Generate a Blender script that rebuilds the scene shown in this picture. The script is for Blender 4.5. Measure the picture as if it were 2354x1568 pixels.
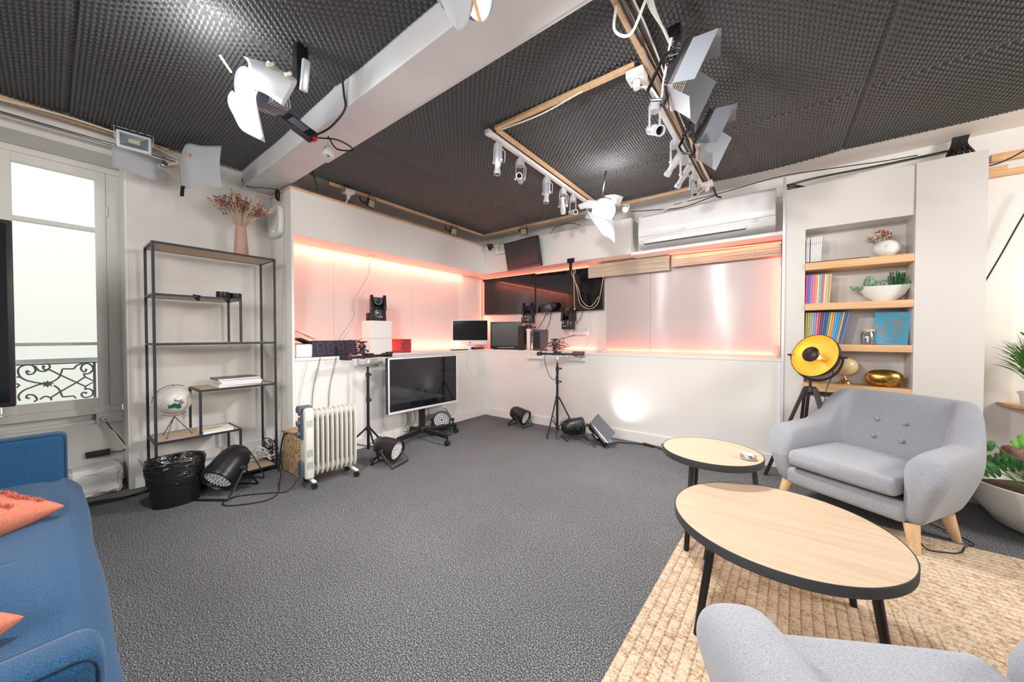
import bpy, bmesh, math, random
import numpy as np
from mathutils import Matrix, Vector, Euler
random.seed(7)
PI = math.pi
sc = bpy.context.scene
for o in list(bpy.data.objects): bpy.data.objects.remove(o)
C = bpy.context.collection

# ---------------- camera (12.3 mm on a 36 mm sensor, level, turned 37 degrees to the left of the long wall)
YAW = .6455
cd = bpy.data.cameras.new('camera'); cam = bpy.data.objects.new('camera', cd); C.objects.link(cam)
cd.sensor_width = 36; cd.lens = 36*801.4/2354; cd.clip_start = .02; cd.clip_end = 100
cam.location = (0, 0, 1.25); cam.rotation_euler = (PI/2-.0167, 0, YAW)
sc.camera = cam
# ---------------- world, exposure
w = bpy.data.worlds.new('world'); sc.world = w; w.use_nodes = True
w.node_tree.nodes['Background'].inputs[0].default_value = (.95, .95, .90, 1)
w.node_tree.nodes['Background'].inputs[1].default_value = .72
sc.view_settings.view_transform = 'Standard'; sc.view_settings.look = 'None'
sc.view_settings.exposure = .50; sc.view_settings.gamma = 1; sc.view_settings.use_curve_mapping = False
# ---------------- light helpers, then unseen area lights added to brighten the room
def area(name, loc, target, sx, sy, watt, col=(1, .95, .88), spread=180):
    l = bpy.data.lights.new(name, 'AREA'); l.shape = 'RECTANGLE'; l.size = sx; l.size_y = sy; l.energy = watt; l.color = col
    l.spread = math.radians(spread)
    o = bpy.data.objects.new(name, l); C.objects.link(o); o.location = loc
    o.rotation_euler = (Vector(target)-Vector(loc)).to_track_quat('-Z', 'Y').to_euler(); return o
def spot(name, loc, target, watt, ang, blend=.5, rad=.05, col=(1, .97, .92)):
    l = bpy.data.lights.new(name, 'SPOT'); l.energy = watt; l.spot_size = math.radians(ang); l.spot_blend = blend; l.shadow_soft_size = rad; l.color = col
    o = bpy.data.objects.new(name, l); C.objects.link(o); o.location = loc
    o.rotation_euler = (Vector(target)-Vector(loc)).to_track_quat('-Z', 'Y').to_euler(); return o
def strip_light(name, loc, direction, along, ln, wd, watt, col):
    l = bpy.data.lights.new(name, 'AREA'); l.shape = 'RECTANGLE'; l.size = ln; l.size_y = wd; l.energy = watt; l.color = col
    o = bpy.data.objects.new(name, l); C.objects.link(o); z = -Vector(direction).normalized(); x = Vector(along).normalized(); y = z.cross(x)
    o.matrix_world = Matrix.Translation(loc) @ Matrix((x, y, z)).transposed().to_4x4(); return o
def point(name, loc, watt, rad=.05, col=(1, .95, .88)):
    l = bpy.data.lights.new(name, 'POINT'); l.energy = watt; l.shadow_soft_size = rad; l.color = col
    o = bpy.data.objects.new(name, l); C.objects.link(o); o.location = loc; return o
area('fill_rear', (-.4, -2.2, 2.5), (-1.6, 3, .9), 3.0, 1.4, 90, (1, .975, .94))  # added fill behind the camera, stands for no modelled fixture
area('key_right', (3.2, 2.7, 2.45), (-1.5, 2.0, .8), 1.0, .7, 66, (1, .97, .94))  # added unseen light from the right, throws the table shadows left
area('ceiling_fill', (-1.2, 2.0, .35), (-1.2, 2.0, 3), 3.0, 3.0, 13, (1, .97, .93))  # added upward fill near the floor, lifts the ceiling; no lamp there

# ---------------- materials
def mat(name, col, rough=.6, metal=0, spec=.5, emit=None, estr=1, alpha=None, coat=0, sheen=0):
    m = bpy.data.materials.new(name); m.use_nodes = True; b = m.node_tree.nodes['Principled BSDF']
    b.inputs['Base Color'].default_value = (*col, 1); b.inputs['Roughness'].default_value = rough; b.inputs['Metallic'].default_value = metal
    b.inputs['Specular IOR Level'].default_value = spec; b.inputs['Coat Weight'].default_value = coat; b.inputs['Sheen Weight'].default_value = sheen
    if emit: b.inputs['Emission Color'].default_value = (*emit, 1); b.inputs['Emission Strength'].default_value = estr
    return m
def nd(m, t, **k):
    n = m.node_tree.nodes.new(t)
    for a, v in k.items():
        if a in n.inputs: n.inputs[a].default_value = v
        else: setattr(n, a, v)
    return n
def lk(m, a, b): m.node_tree.links.new(a, b)
def bsdf(m): return m.node_tree.nodes['Principled BSDF']
def ramp(m, fac, stops):
    r = nd(m, 'ShaderNodeValToRGB'); e = r.color_ramp.elements
    while len(e) < len(stops): e.new(.5)
    for i, (p, c) in enumerate(stops): e[i].position = p; e[i].color = (*c, 1)
    lk(m, fac, r.inputs['Fac']); return r
def noisy(m, c1, c2, scale=(1, 1, 1), ns=50, detail=3, lo=.35, hi=.65, bump=0, dist=.01, rough=.5):
    tc = nd(m, 'ShaderNodeTexCoord'); mp = nd(m, 'ShaderNodeMapping'); mp.inputs['Scale'].default_value = scale
    lk(m, tc.outputs['Object'], mp.inputs[0]); n = nd(m, 'ShaderNodeTexNoise', Scale=ns, Detail=detail, Roughness=rough); lk(m, mp.outputs[0], n.inputs['Vector'])
    r = ramp(m, n.outputs['Fac'], [(lo, c1), (hi, c2)]); lk(m, r.outputs[0], bsdf(m).inputs['Base Color'])
    if bump:
        b = nd(m, 'ShaderNodeBump', Strength=bump, Distance=dist); lk(m, n.outputs['Fac'], b.inputs['Height']); lk(m, b.outputs[0], bsdf(m).inputs['Normal'])
    return m
M = {}
M['wall'] = noisy(mat('white_wall_paint', (.75, .73, .70), .55), (.80, .775, .745), (.82, .80, .77), ns=3, bump=.03)
M['wall2'] = noisy(mat('old_white_plaster', (.72, .70, .67), .6), (.78, .76, .73), (.82, .80, .77), ns=6, bump=.12, dist=.01)
M['panel'] = mat('white_melamine_panel', (.69, .655, .62), .4)
M['beam'] = noisy(mat('beam_paint', (.72, .70, .70), .55), (.66, .66, .68), (.70, .70, .72), ns=5, bump=.05)
M['ceil'] = mat('ceiling_plaster', (.74, .72, .71), .8)
M['woodwork'] = mat('cream_gloss_woodwork', (.84, .83, .79), .3)
M['whiteplastic'] = mat('white_plastic', (.78, .78, .78), .3)
M['acwhite'] = mat('ac_white', (.84, .84, .85), .28, coat=.15)
M['navy'] = mat('navy_piping', (.006, .025, .07), .8)
M['grayplastic'] = mat('pale_grey_metal', (.58, .61, .64), .32, .25)
M['black'] = mat('black_plastic', (.012, .012, .014), .35)
M['blackmatte'] = mat('black_matte', (.02, .02, .022), .65)
M['blackmetal'] = mat('black_metal', (.016, .016, .018), .35, .3)
M['steel'] = mat('steel', (.6, .6, .62), .25, 1)
M['screen'] = mat('dark_glass_screen', (.006, .006, .008), .06, spec=.6)
M['screenmat'] = mat('matte_screen', (.035, .032, .035), .3)
M['screenblue'] = mat('dim_screen', (.008, .01, .013), .08, spec=.6)
M['silver'] = mat('silver_bezel', (.72, .74, .80), .3, .3)
M['darkgrey'] = mat('dark_grey_plastic', (.08, .10, .13), .45)
M['cream'] = mat('cream_enamel', (.70, .69, .62), .3)
M['charcoalmetal'] = mat('charcoal_shelf_metal', (.022, .028, .036), .45, .2)
M['cableb'] = mat('black_cable', (.012, .012, .015), .5)
M['cablew'] = mat('white_cable', (.72, .72, .68), .5)
M['cableg'] = mat('grey_cable', (.3, .29, .33), .5)
M['red'] = mat('red_plastic', (.6, .015, .02), .35)
M['gold'] = mat('hammered_gold', (.62, .38, .10), .25, 1)
M['brass'] = mat('brass', (.72, .50, .22), .22, 1)
M['goldinner'] = mat('gold_lined_shade', (.90, .66, .13), .38, .3)
M['lampblack'] = mat('lamp_black', (.02, .012, .014), .4)
M['coral'] = noisy(mat('coral_linen', (.75, .2, .13), .9), (.56, .15, .085), (.72, .26, .17), ns=220, bump=.3, dist=.004)
M['white'] = mat('white_gloss', (.8, .79, .77), .3)
M['planter'] = mat('white_planter', (.72, .70, .66), .55)
M['orangeled'] = mat('orange_led', (1, .2, .1), .5, emit=(1, .33, .16), estr=3.2)
M['ledline'] = mat('glowing_led_line', (1, .6, .4), .5, emit=(1, .55, .30), estr=1.6)
M['iron'] = mat('wrought_iron', (.10, .12, .135), .5)
M['pinkled'] = mat('pink_led_tube', (1, .3, .25), .5, emit=(1, .15, .09), estr=2.2)
M['lamp'] = mat('lamp_face', (1, 1, 1), .5, emit=(1, .985, .95), estr=4.5)
M['paperlit'] = None
M['green1'] = mat('grass_green', (.07, .19, .03), .5); M['green2'] = mat('deep_leaf', (.04, .15, .05), .35); M['green3'] = mat('fresh_leaf', (.12, .35, .05), .35)
M['cactus'] = noisy(mat('cactus_green', (.2, .32, .22), .7), (.13, .24, .16), (.32, .42, .30), ns=60)
M['dryred'] = mat('dried_red', (.42, .06, .06), .8); M['drypeach'] = mat('dried_peach', (.75, .42, .2), .8)
M['drybeige'] = mat('dried_beige', (.62, .5, .36), .85); M['drybrown'] = mat('dried_brown', (.2, .10, .06), .85); M['drywhite'] = mat('dried_white', (.75, .68, .58), .85)
M['terracotta'] = mat('terracotta_pink', (.55, .33, .26), .5)
M['paper'] = mat('paper_page', (.76, .76, .78), .6)
M['tapeyellow'] = mat('masking_tape', (.62, .58, .42), .7)
def translucent_paper():
    m = bpy.data.materials.new('diffusion_paper'); m.use_nodes = True; nt = m.node_tree; nt.nodes.clear()
    o = nt.nodes.new('ShaderNodeOutputMaterial'); d = nt.nodes.new('ShaderNodeBsdfDiffuse'); t = nt.nodes.new('ShaderNodeBsdfTranslucent'); mx = nt.nodes.new('ShaderNodeMixShader')
    d.inputs[0].default_value = (.66, .68, .71, 1); t.inputs[0].default_value = (.7, .72, .75, 1); mx.inputs[0].default_value = .35
    nt.links.new(d.outputs[0], mx.inputs[1]); nt.links.new(t.outputs[0], mx.inputs[2]); nt.links.new(mx.outputs[0], o.inputs[0]); return m
M['diffpaper'] = translucent_paper()
def clear_glass(name, tint=(.95, .97, .96), gl=.12):
    m = bpy.data.materials.new(name); m.use_nodes = True; nt = m.node_tree; nt.nodes.clear()
    o = nt.nodes.new('ShaderNodeOutputMaterial'); d = nt.nodes.new('ShaderNodeBsdfTransparent'); t = nt.nodes.new('ShaderNodeBsdfGlossy'); mx = nt.nodes.new('ShaderNodeMixShader')
    d.inputs[0].default_value = (*tint, 1); t.inputs['Roughness'].default_value = .02; mx.inputs[0].default_value = gl; fr = nt.nodes.new('ShaderNodeFresnel'); fr.inputs[0].default_value = 1.35; (nt.links.new(fr.outputs[0], mx.inputs[0]) if gl < .13 else None)
    nt.links.new(d.outputs[0], mx.inputs[1]); nt.links.new(t.outputs[0], mx.inputs[2]); nt.links.new(mx.outputs[0], o.inputs[0]); return m
M['glass'] = clear_glass('window_glass'); M['jarglass'] = clear_glass('jar_glass', (.9, .93, .93), .2)
def fabric(name, c1, c2, sc_=(90, 90, 90), mixs=.5):
    m = mat(name, c1, .95, sheen=.15); tc = nd(m, 'ShaderNodeTexCoord')
    n = nd(m, 'ShaderNodeTexNoise', Scale=420, Detail=2); lk(m, tc.outputs['Object'], n.inputs['Vector'])
    mp = nd(m, 'ShaderNodeMapping'); mp.inputs['Scale'].default_value = (120, 300, 300); lk(m, tc.outputs['Object'], mp.inputs[0])
    n2 = nd(m, 'ShaderNodeTexNoise', Scale=1.5, Detail=2); lk(m, mp.outputs[0], n2.inputs['Vector'])
    a = nd(m, 'ShaderNodeMath', operation='ADD'); lk(m, n.outputs['Fac'], a.inputs[0]); lk(m, n2.outputs['Fac'], a.inputs[1])
    h = nd(m, 'ShaderNodeMath', operation='MULTIPLY'); h.inputs[1].default_value = .5; lk(m, a.outputs[0], h.inputs[0])
    r = ramp(m, h.outputs[0], [(.38, c1), (.62, c2)]); lk(m, r.outputs[0], bsdf(m).inputs['Base Color'])
    b = nd(m, 'ShaderNodeBump', Strength=.25, Distance=.003); lk(m, h.outputs[0], b.inputs['Height']); lk(m, b.outputs[0], bsdf(m).inputs['Normal']); return m
M['greyfab'] = fabric('grey_wool_fabric', (.215, .228, .258), (.36, .375, .408))
M['bluefab'] = fabric('blue_woven_fabric', (.004, .036, .095), (.014, .105, .24))
def wood(name, c1, c2, axis=0, scale=6):
    m = mat(name, c1, .45); tc = nd(m, 'ShaderNodeTexCoord'); mp = nd(m, 'ShaderNodeMapping')
    s = [scale*4]*3; s[axis] = scale*.25; mp.inputs['Scale'].default_value = s; lk(m, tc.outputs['Object'], mp.inputs[0])
    n = nd(m, 'ShaderNodeTexNoise', Scale=1.6, Detail=5, Distortion=.8); lk(m, mp.outputs[0], n.inputs['Vector'])
    r = ramp(m, n.outputs['Fac'], [(.3, c1), (.7, c2)]); lk(m, r.outputs[0], bsdf(m).inputs['Base Color']); return m
M['tabletop'] = wood('light_oak_top', (.42, .315, .215), (.52, .405, .29), 0, 5)
M['shelfwood'] = wood('shelf_oak', (.44, .30, .18), (.62, .45, .30), 1, 6)
M['pine'] = wood('pine_shelf', (.68, .38, .18), (.82, .52, .29), 0, 7)
M['batten'] = wood('raw_batten', (.66, .40, .20), (.80, .54, .32), 1, 6)
M['leg'] = wood('beech_leg', (.60, .38, .20), (.74, .50, .30), 2, 8)
def carpet():
    m = mat('grey_fleck_carpet', (.1, .1, .11), .95); tc = nd(m, 'ShaderNodeTexCoord')
    n = nd(m, 'ShaderNodeTexNoise', Scale=200, Detail=2, Roughness=.75); lk(m, tc.outputs['Object'], n.inputs['Vector'])
    n2 = nd(m, 'ShaderNodeTexNoise', Scale=1.3, Detail=3); lk(m, tc.outputs['Object'], n2.inputs['Vector'])
    r = ramp(m, n.outputs['Fac'], [(.38, (.006, .008, .014)), (.46, (.042, .045, .052)), (.54, (.112, .118, .126)), (.66, (.50, .50, .485))])
    r2 = ramp(m, n2.outputs['Fac'], [(.3, (.88, .88, .88)), (.7, (1.1, 1.1, 1.1))])
    x = nd(m, 'ShaderNodeMix', data_type='RGBA', blend_type='MULTIPLY'); x.inputs[0].default_value = 1
    lk(m, r.outputs[0], x.inputs[6]); lk(m, r2.outputs[0], x.inputs[7]); lk(m, x.outputs[2], bsdf(m).inputs['Base Color'])
    b = nd(m, 'ShaderNodeBump', Strength=.25, Distance=.004); lk(m, n.outputs['Fac'], b.inputs['Height']); lk(m, b.outputs[0], bsdf(m).inputs['Normal']); return m
M['carpet'] = carpet()
def mathn(m, op, a, b=None, c=None):
    n = nd(m, 'ShaderNodeMath', operation=op)
    for i, v in enumerate((a, b, c)):
        if v is None: continue
        if isinstance(v, (int, float)): n.inputs[i].default_value = v
        else: lk(m, v, n.inputs[i])
    return n.outputs[0]
def jute(hx, hy):
    m = mat('braided_jute', (.6, .45, .3), .95); tc = nd(m, 'ShaderNodeTexCoord'); s = nd(m, 'ShaderNodeSeparateXYZ'); lk(m, tc.outputs['Object'], s.inputs[0])
    ax = mathn(m, 'ABSOLUTE', s.outputs[0]); ay = mathn(m, 'ABSOLUTE', s.outputs[1])
    dx = mathn(m, 'SUBTRACT', hx, ax); dy = mathn(m, 'SUBTRACT', hy, ay)
    d = mathn(m, 'MINIMUM', dx, dy); isx = mathn(m, 'LESS_THAN', dx, dy)
    al = mathn(m, 'ADD', mathn(m, 'MULTIPLY', isx, s.outputs[1]), mathn(m, 'MULTIPLY', mathn(m, 'SUBTRACT', 1, isx), s.outputs[0]))
    W = .040
    ph = mathn(m, 'DIVIDE', d, W); fr = mathn(m, 'FRACT', ph)
    row = mathn(m, 'SINE', mathn(m, 'MULTIPLY', fr, PI))
    cen = mathn(m, 'ABSOLUTE', mathn(m, 'SUBTRACT', fr, .5))
    ch = mathn(m, 'SINE', mathn(m, 'MULTIPLY', mathn(m, 'ADD', al, mathn(m, 'MULTIPLY', cen, .022)), 2*PI/.024))
    hgt = mathn(m, 'ADD', mathn(m, 'MULTIPLY', mathn(m, 'POWER', row, .5), .75), mathn(m, 'MULTIPLY', ch, .13))
    cx = nd(m, 'ShaderNodeCombineXYZ'); lk(m, mathn(m, 'MULTIPLY', mathn(m, 'FLOOR', ph), 7.3), cx.inputs[0]); lk(m, mathn(m, 'MULTIPLY', al, 26.0), cx.inputs[1])
    n = nd(m, 'ShaderNodeTexNoise', Scale=1.0, Detail=3); lk(m, cx.outputs[0], n.inputs['Vector'])
    n2 = nd(m, 'ShaderNodeTexNoise', Scale=110, Detail=2); lk(m, tc.outputs['Object'], n2.inputs['Vector'])
    mixf = mathn(m, 'ADD', mathn(m, 'MULTIPLY', n.outputs['Fac'], .42), mathn(m, 'MULTIPLY', n2.outputs['Fac'], .58))
    r = ramp(m, mixf, [(.36, (.30, .17, .085)), (.45, (.47, .34, .22)), (.57, (.58, .475, .365))])
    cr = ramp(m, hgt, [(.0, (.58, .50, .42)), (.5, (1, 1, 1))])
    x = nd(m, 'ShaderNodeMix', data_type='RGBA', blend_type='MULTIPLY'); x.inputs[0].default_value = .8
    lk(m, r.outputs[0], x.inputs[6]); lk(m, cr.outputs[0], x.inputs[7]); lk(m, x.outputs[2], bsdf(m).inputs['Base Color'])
    b = nd(m, 'ShaderNodeBump', Strength=1, Distance=.006); lk(m, hgt, b.inputs['Height']); lk(m, b.outputs[0], bsdf(m).inputs['Normal']); return m
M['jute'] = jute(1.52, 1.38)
def polycarb(name, c, base=.25):
    m = mat(name, c, base, spec=.9); tc = nd(m, 'ShaderNodeTexCoord')
    s = nd(m, 'ShaderNodeSeparateXYZ'); lk(m, tc.outputs['Object'], s.inputs[0])
    wv = mathn(m, 'SINE', mathn(m, 'MULTIPLY', s.outputs[2], 2*PI/.009))
    n = nd(m, 'ShaderNodeTexNoise', Scale=1.6, Detail=1); lk(m, tc.outputs['Object'], n.inputs['Vector'])
    h = mathn(m, 'ADD', mathn(m, 'MULTIPLY', wv, .00012), mathn(m, 'MULTIPLY', n.outputs['Fac'], .02))
    b = nd(m, 'ShaderNodeBump', Strength=.6, Distance=1.0); lk(m, h, b.inputs['Height']); lk(m, b.outputs[0], bsdf(m).inputs['Normal'])
    tg = nd(m, 'ShaderNodeTangent', direction_type='RADIAL', axis='Z'); lk(m, tg.outputs[0], bsdf(m).inputs['Tangent']); bsdf(m).inputs['Anisotropic'].default_value = .95; bsdf(m).inputs['Anisotropic Rotation'].default_value = .25
    return m
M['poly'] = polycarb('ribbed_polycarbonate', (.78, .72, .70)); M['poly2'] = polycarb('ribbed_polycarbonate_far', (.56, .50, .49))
def bamboo_mat():
    m = mat('bamboo_slats', (.6, .5, .35), .6); tc = nd(m, 'ShaderNodeTexCoord'); mp = nd(m, 'ShaderNodeMapping'); mp.inputs['Scale'].default_value = (1.5, 1, 160)
    lk(m, tc.outputs['Object'], mp.inputs[0]); n = nd(m, 'ShaderNodeTexNoise', Scale=1, Detail=2); lk(m, mp.outputs[0], n.inputs['Vector'])
    r = ramp(m, n.outputs['Fac'], [(.35, (.42, .35, .25)), (.65, (.66, .58, .46))]); lk(m, r.outputs[0], bsdf(m).inputs['Base Color']); return m
M['bamboo'] = bamboo_mat()
def wicker():
    m = mat('woven_wicker', (.5, .3, .15), .6); tc = nd(m, 'ShaderNodeTexCoord'); s = nd(m, 'ShaderNodeSeparateXYZ'); lk(m, tc.outputs['Object'], s.inputs[0])
    q = mathn(m, 'ADD', s.outputs[0], s.outputs[1])
    a = mathn(m, 'SINE', mathn(m, 'MULTIPLY', q, 2*PI/.034)); b_ = mathn(m, 'SINE', mathn(m, 'MULTIPLY', s.outputs[2], 2*PI/.026))
    p = mathn(m, 'MULTIPLY', a, b_); n = nd(m, 'ShaderNodeTexNoise', Scale=25, Detail=2); lk(m, tc.outputs['Object'], n.inputs['Vector'])
    f = mathn(m, 'ADD', mathn(m, 'MULTIPLY', p, .35), n.outputs['Fac'])
    r = ramp(m, f, [(.18, (.07, .035, .015)), (.42, (.40, .23, .10)), (.75, (.66, .46, .25))]); lk(m, r.outputs[0], bsdf(m).inputs['Base Color'])
    b = nd(m, 'ShaderNodeBump', Strength=1, Distance=.006); lk(m, f, b.inputs['Height']); lk(m, b.outputs[0], bsdf(m).inputs['Normal']); return m
M['wicker'] = wicker()
def foam_mat():
    m = mat('charcoal_egg_foam', (.07, .07, .07), .48, sheen=.15, spec=.55); tc = nd(m, 'ShaderNodeTexCoord')
    n = nd(m, 'ShaderNodeTexNoise', Scale=400, Detail=1); lk(m, tc.outputs['Object'], n.inputs['Vector'])
    r = ramp(m, n.outputs['Fac'], [(.3, (.058, .061, .064)), (.7, (.135, .138, .140))]); lk(m, r.outputs[0], bsdf(m).inputs['Base Color']); return m
M['foam'] = foam_mat()
def bagmat():
    m = mat('black_bin_liner', (.01, .01, .012), .12, spec=.8); tc = nd(m, 'ShaderNodeTexCoord'); mp = nd(m, 'ShaderNodeMapping'); mp.inputs['Scale'].default_value = (8, 8, 26)
    lk(m, tc.outputs['Object'], mp.inputs[0]); n = nd(m, 'ShaderNodeTexNoise', Scale=1, Detail=3, Distortion=1.2); lk(m, mp.outputs[0], n.inputs['Vector'])
    b = nd(m, 'ShaderNodeBump', Strength=.8, Distance=.018); lk(m, n.outputs['Fac'], b.inputs['Height']); lk(m, b.outputs[0], bsdf(m).inputs['Normal']); return m
M['bag'] = bagmat()
def bulbglobe(name, ocean, land):
    m = mat(name, ocean, .3); tc = nd(m, 'ShaderNodeTexCoord'); n = nd(m, 'ShaderNodeTexNoise', Scale=9, Detail=5, Roughness=.6); lk(m, tc.outputs['Object'], n.inputs['Vector'])
    r = ramp(m, n.outputs['Fac'], [(.60, ocean), (.63, land)]); lk(m, r.outputs[0], bsdf(m).inputs['Base Color']); return m
M['globe'] = bulbglobe('white_globe_map', (.70, .66, .60), (.16, .16, .15)); M['globegold'] = bulbglobe('amber_globe_map', (.72, .56, .32), (.50, .32, .10))
def colmat(c, rough=.45, name='cover'):
    k = 'c%.3f_%.3f_%.3f_%.2f' % (*c, rough)
    if k not in M: M[k] = mat(name, c, rough)
    return M[k]

# ---------------- helpers
class MB:
    def __init__(s): s.b = bmesh.new()
    def _x(s, vs, M4=None):
        if M4 is not None: bmesh.ops.transform(s.b, matrix=M4, verts=vs)
        return s
    def box(s, x0, x1, y0, y1, z0, z1, M4=None, bev=0):
        r = bmesh.ops.create_cube(s.b, size=1)
        vs = r['verts']
        for v in vs: v.co = Vector(((x0+x1)/2+v.co.x*(x1-x0), (y0+y1)/2+v.co.y*(y1-y0), (z0+z1)/2+v.co.z*(z1-z0)))
        if bev:
            es = list({e for v in vs for e in v.link_edges})
            rr = bmesh.ops.bevel(s.b, geom=es, offset=bev, segments=3, affect='EDGES', profile=.5)
            vs = list({v for f in rr['faces'] for v in f.verts} | {v for v in vs if v.is_valid})
        return s._x(vs, M4)
    def cyl(s, p0, p1, r0, r1=None, seg=16, caps=True):
        p0 = Vector(p0); p1 = Vector(p1); r1 = r0 if r1 is None else r1; d = p1-p0
        q = d.to_track_quat('Z', 'Y').to_matrix()
        a = []; b = []
        for i in range(seg):
            t = 2*PI*i/seg; v = Vector((math.cos(t), math.sin(t), 0))
            a.append(s.b.verts.new(p0+q@(v*r0))); b.append(s.b.verts.new(p1+q@(v*r1)))
        for i in range(seg): j = (i+1) % seg; s.b.faces.new((a[i], a[j], b[j], b[i]))
        if caps:
            s.b.faces.new(a[::-1]); s.b.faces.new(b)
        return s
    def tube(s, pts, r, seg=8, closed=False, flat=1):
        pts = [Vector(p) for p in pts]; n = len(pts); rings = []; up = None
        for i, p in enumerate(pts):
            if closed: d = pts[(i+1) % n]-pts[i-1]
            else: d = (pts[min(i+1, n-1)]-pts[max(i-1, 0)])
            if d.length < 1e-9: d = Vector((0, 0, 1))
            d.normalize()
            if up is None: up = d.orthogonal().normalized()
            up = (up-d*up.dot(d)); up = up.normalized() if up.length > 1e-6 else d.orthogonal().normalized()
            sd = d.cross(up); rr = r[i] if isinstance(r, (list, tuple)) else r
            rings.append([s.b.verts.new(p+(up*math.cos(2*PI*k/seg)*flat+sd*math.sin(2*PI*k/seg))*rr) for k in range(seg)])
        m = n if closed else n-1
        for i in range(m):
            A = rings[i]; B = rings[(i+1) % n]
            for k in range(seg): l = (k+1) % seg; s.b.faces.new((A[k], A[l], B[l], B[k]))
        if not closed: s.b.faces.new(rings[0][::-1]); s.b.faces.new(rings[-1])
        return s
    def lathe(s, prof, M4=None, seg=32, sx=1, sy=1, close=False):
        rings = []; allv = []
        for (r, z) in prof:
            if r < 1e-6: v = s.b.verts.new((0, 0, z)); rings.append([v]); allv.append(v)
            else:
                R_ = [s.b.verts.new((r*sx*math.cos(2*PI*i/seg), r*sy*math.sin(2*PI*i/seg), z)) for i in range(seg)]; rings.append(R_); allv += R_
        for A, B in zip(rings, rings[1:]):
            for i in range(seg):
                j = (i+1) % seg
                if len(A) == 1 and len(B) == 1: continue
                if len(A) == 1: s.b.faces.new((A[0], B[j], B[i]))
                elif len(B) == 1: s.b.faces.new((A[i], A[j], B[0]))
                else: s.b.faces.new((A[i], A[j], B[j], B[i]))
        if close:
            for R_ in (rings[0], rings[-1]):
                if len(R_) > 2: s.b.faces.new(R_)
        return s._x(allv, M4)
    def prism(s, poly, z0, z1, M4=None):
        a = [s.b.verts.new((x, y, z0)) for x, y in poly]; b = [s.b.verts.new((x, y, z1)) for x, y in poly]; n = len(poly)
        s.b.faces.new(a[::-1]); s.b.faces.new(b)
        for i in range(n): j = (i+1) % n; s.b.faces.new((a[i], a[j], b[j], b[i]))
        return s._x(a+b, M4)
    def grid(s, P):
        V = [[s.b.verts.new(p) for p in row] for row in P]
        for i in range(len(V)-1):
            for j in range(len(V[0])-1): s.b.faces.new((V[i][j], V[i][j+1], V[i+1][j+1], V[i+1][j]))
        return s
    def sphere(s, c, r, u=16, v=10, sx=1, sy=1, sz=1):
        R_ = bmesh.ops.create_uvsphere(s.b, u_segments=u, v_segments=v, radius=r)
        for q in R_['verts']: q.co = Vector((c[0]+q.co.x*sx, c[1]+q.co.y*sy, c[2]+q.co.z*sz))
        return s
    def build(s, name, m, parent=None, smooth=True, sub=0, bev=0, solid=0, label=None):
        bmesh.ops.recalc_face_normals(s.b, faces=s.b.faces)
        me = bpy.data.meshes.new(name); s.b.to_mesh(me); s.b.free()
        me.materials.append(M[m] if isinstance(m, str) else m)
        o = bpy.data.objects.new(name, me); C.objects.link(o)
        if parent: o.parent = parent
        if solid: q = o.modifiers.new('solid', 'SOLIDIFY'); q.thickness = solid
        if bev: q = o.modifiers.new('bevel', 'BEVEL'); q.width = bev; q.segments = 2; q.limit_method = 'ANGLE'; q.angle_limit = .6
        if sub: q = o.modifiers.new('sub', 'SUBSURF'); q.levels = sub; q.render_levels = sub
        if smooth:
            for p in me.polygons: p.use_smooth = True
            if not sub:
                try: me.set_sharp_from_angle(angle=.7)
                except Exception: pass
        if label: o['label'] = label
        return o
USED = set()
def tag(o, label, cat, group=None):
    o['label'] = label; o['category'] = cat
    if group: o['group'] = group
    return o
def thing(name, label, cat, loc=(0, 0, 0), rz=0, group=None, rot=None):
    o = bpy.data.objects.new(name, None); C.objects.link(o); o.location = loc; o.empty_display_size = .1
    o.rotation_euler = rot if rot else (0, 0, rz)
    return tag(o, label, cat, group)
def struct(o): o['kind'] = 'structure'; return o
def dup(root, loc, rz=None, label=None, group=None, rot=None, scale=None):
    r = root.copy(); C.objects.link(r); r.location = loc
    if rz is not None: r.rotation_euler = (0, 0, rz)
    if rot is not None: r.rotation_euler = rot
    if scale: r.scale = (scale,)*3
    if label: r['label'] = label
    if group: r['group'] = group
    for ch in list(root.children):
        c = ch.copy(); C.objects.link(c); c.parent = r
        for g in list(ch.children): d = g.copy(); C.objects.link(d); d.parent = c
    return r
def frame(x, y, z):   # rotation from three axes
    return Matrix((Vector(x).normalized(), Vector(y).normalized(), Vector(z).normalized())).transposed()
def aim(d, up=(0, 0, 1)):  # local -Y points along d
    y = -Vector(d).normalized(); x = y.cross(Vector(up)).normalized(); z = x.cross(y); return frame(x, y, z).to_euler()
def smooth_path(pts, n=8):
    P = [Vector(p) for p in pts]; P = [P[0]*2-P[1]]+P+[P[-1]*2-P[-2]]; out = []
    for i in range(1, len(P)-2):
        for k in range(n):
            t = k/n; a, b, c, d = P[i-1:i+3]
            out.append(.5*((2*b)+(c-a)*t+(2*a-5*b+4*c-d)*t*t+(3*b-a-3*c+d)*t**3))
    return out+[P[-2]]
def cable(pts, label, r=.004, m='cableb', name='cable', group=None, seg=6):
    return tag(MB().tube(smooth_path(pts), r, seg).build(name, m), label, 'cable', group)
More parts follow.
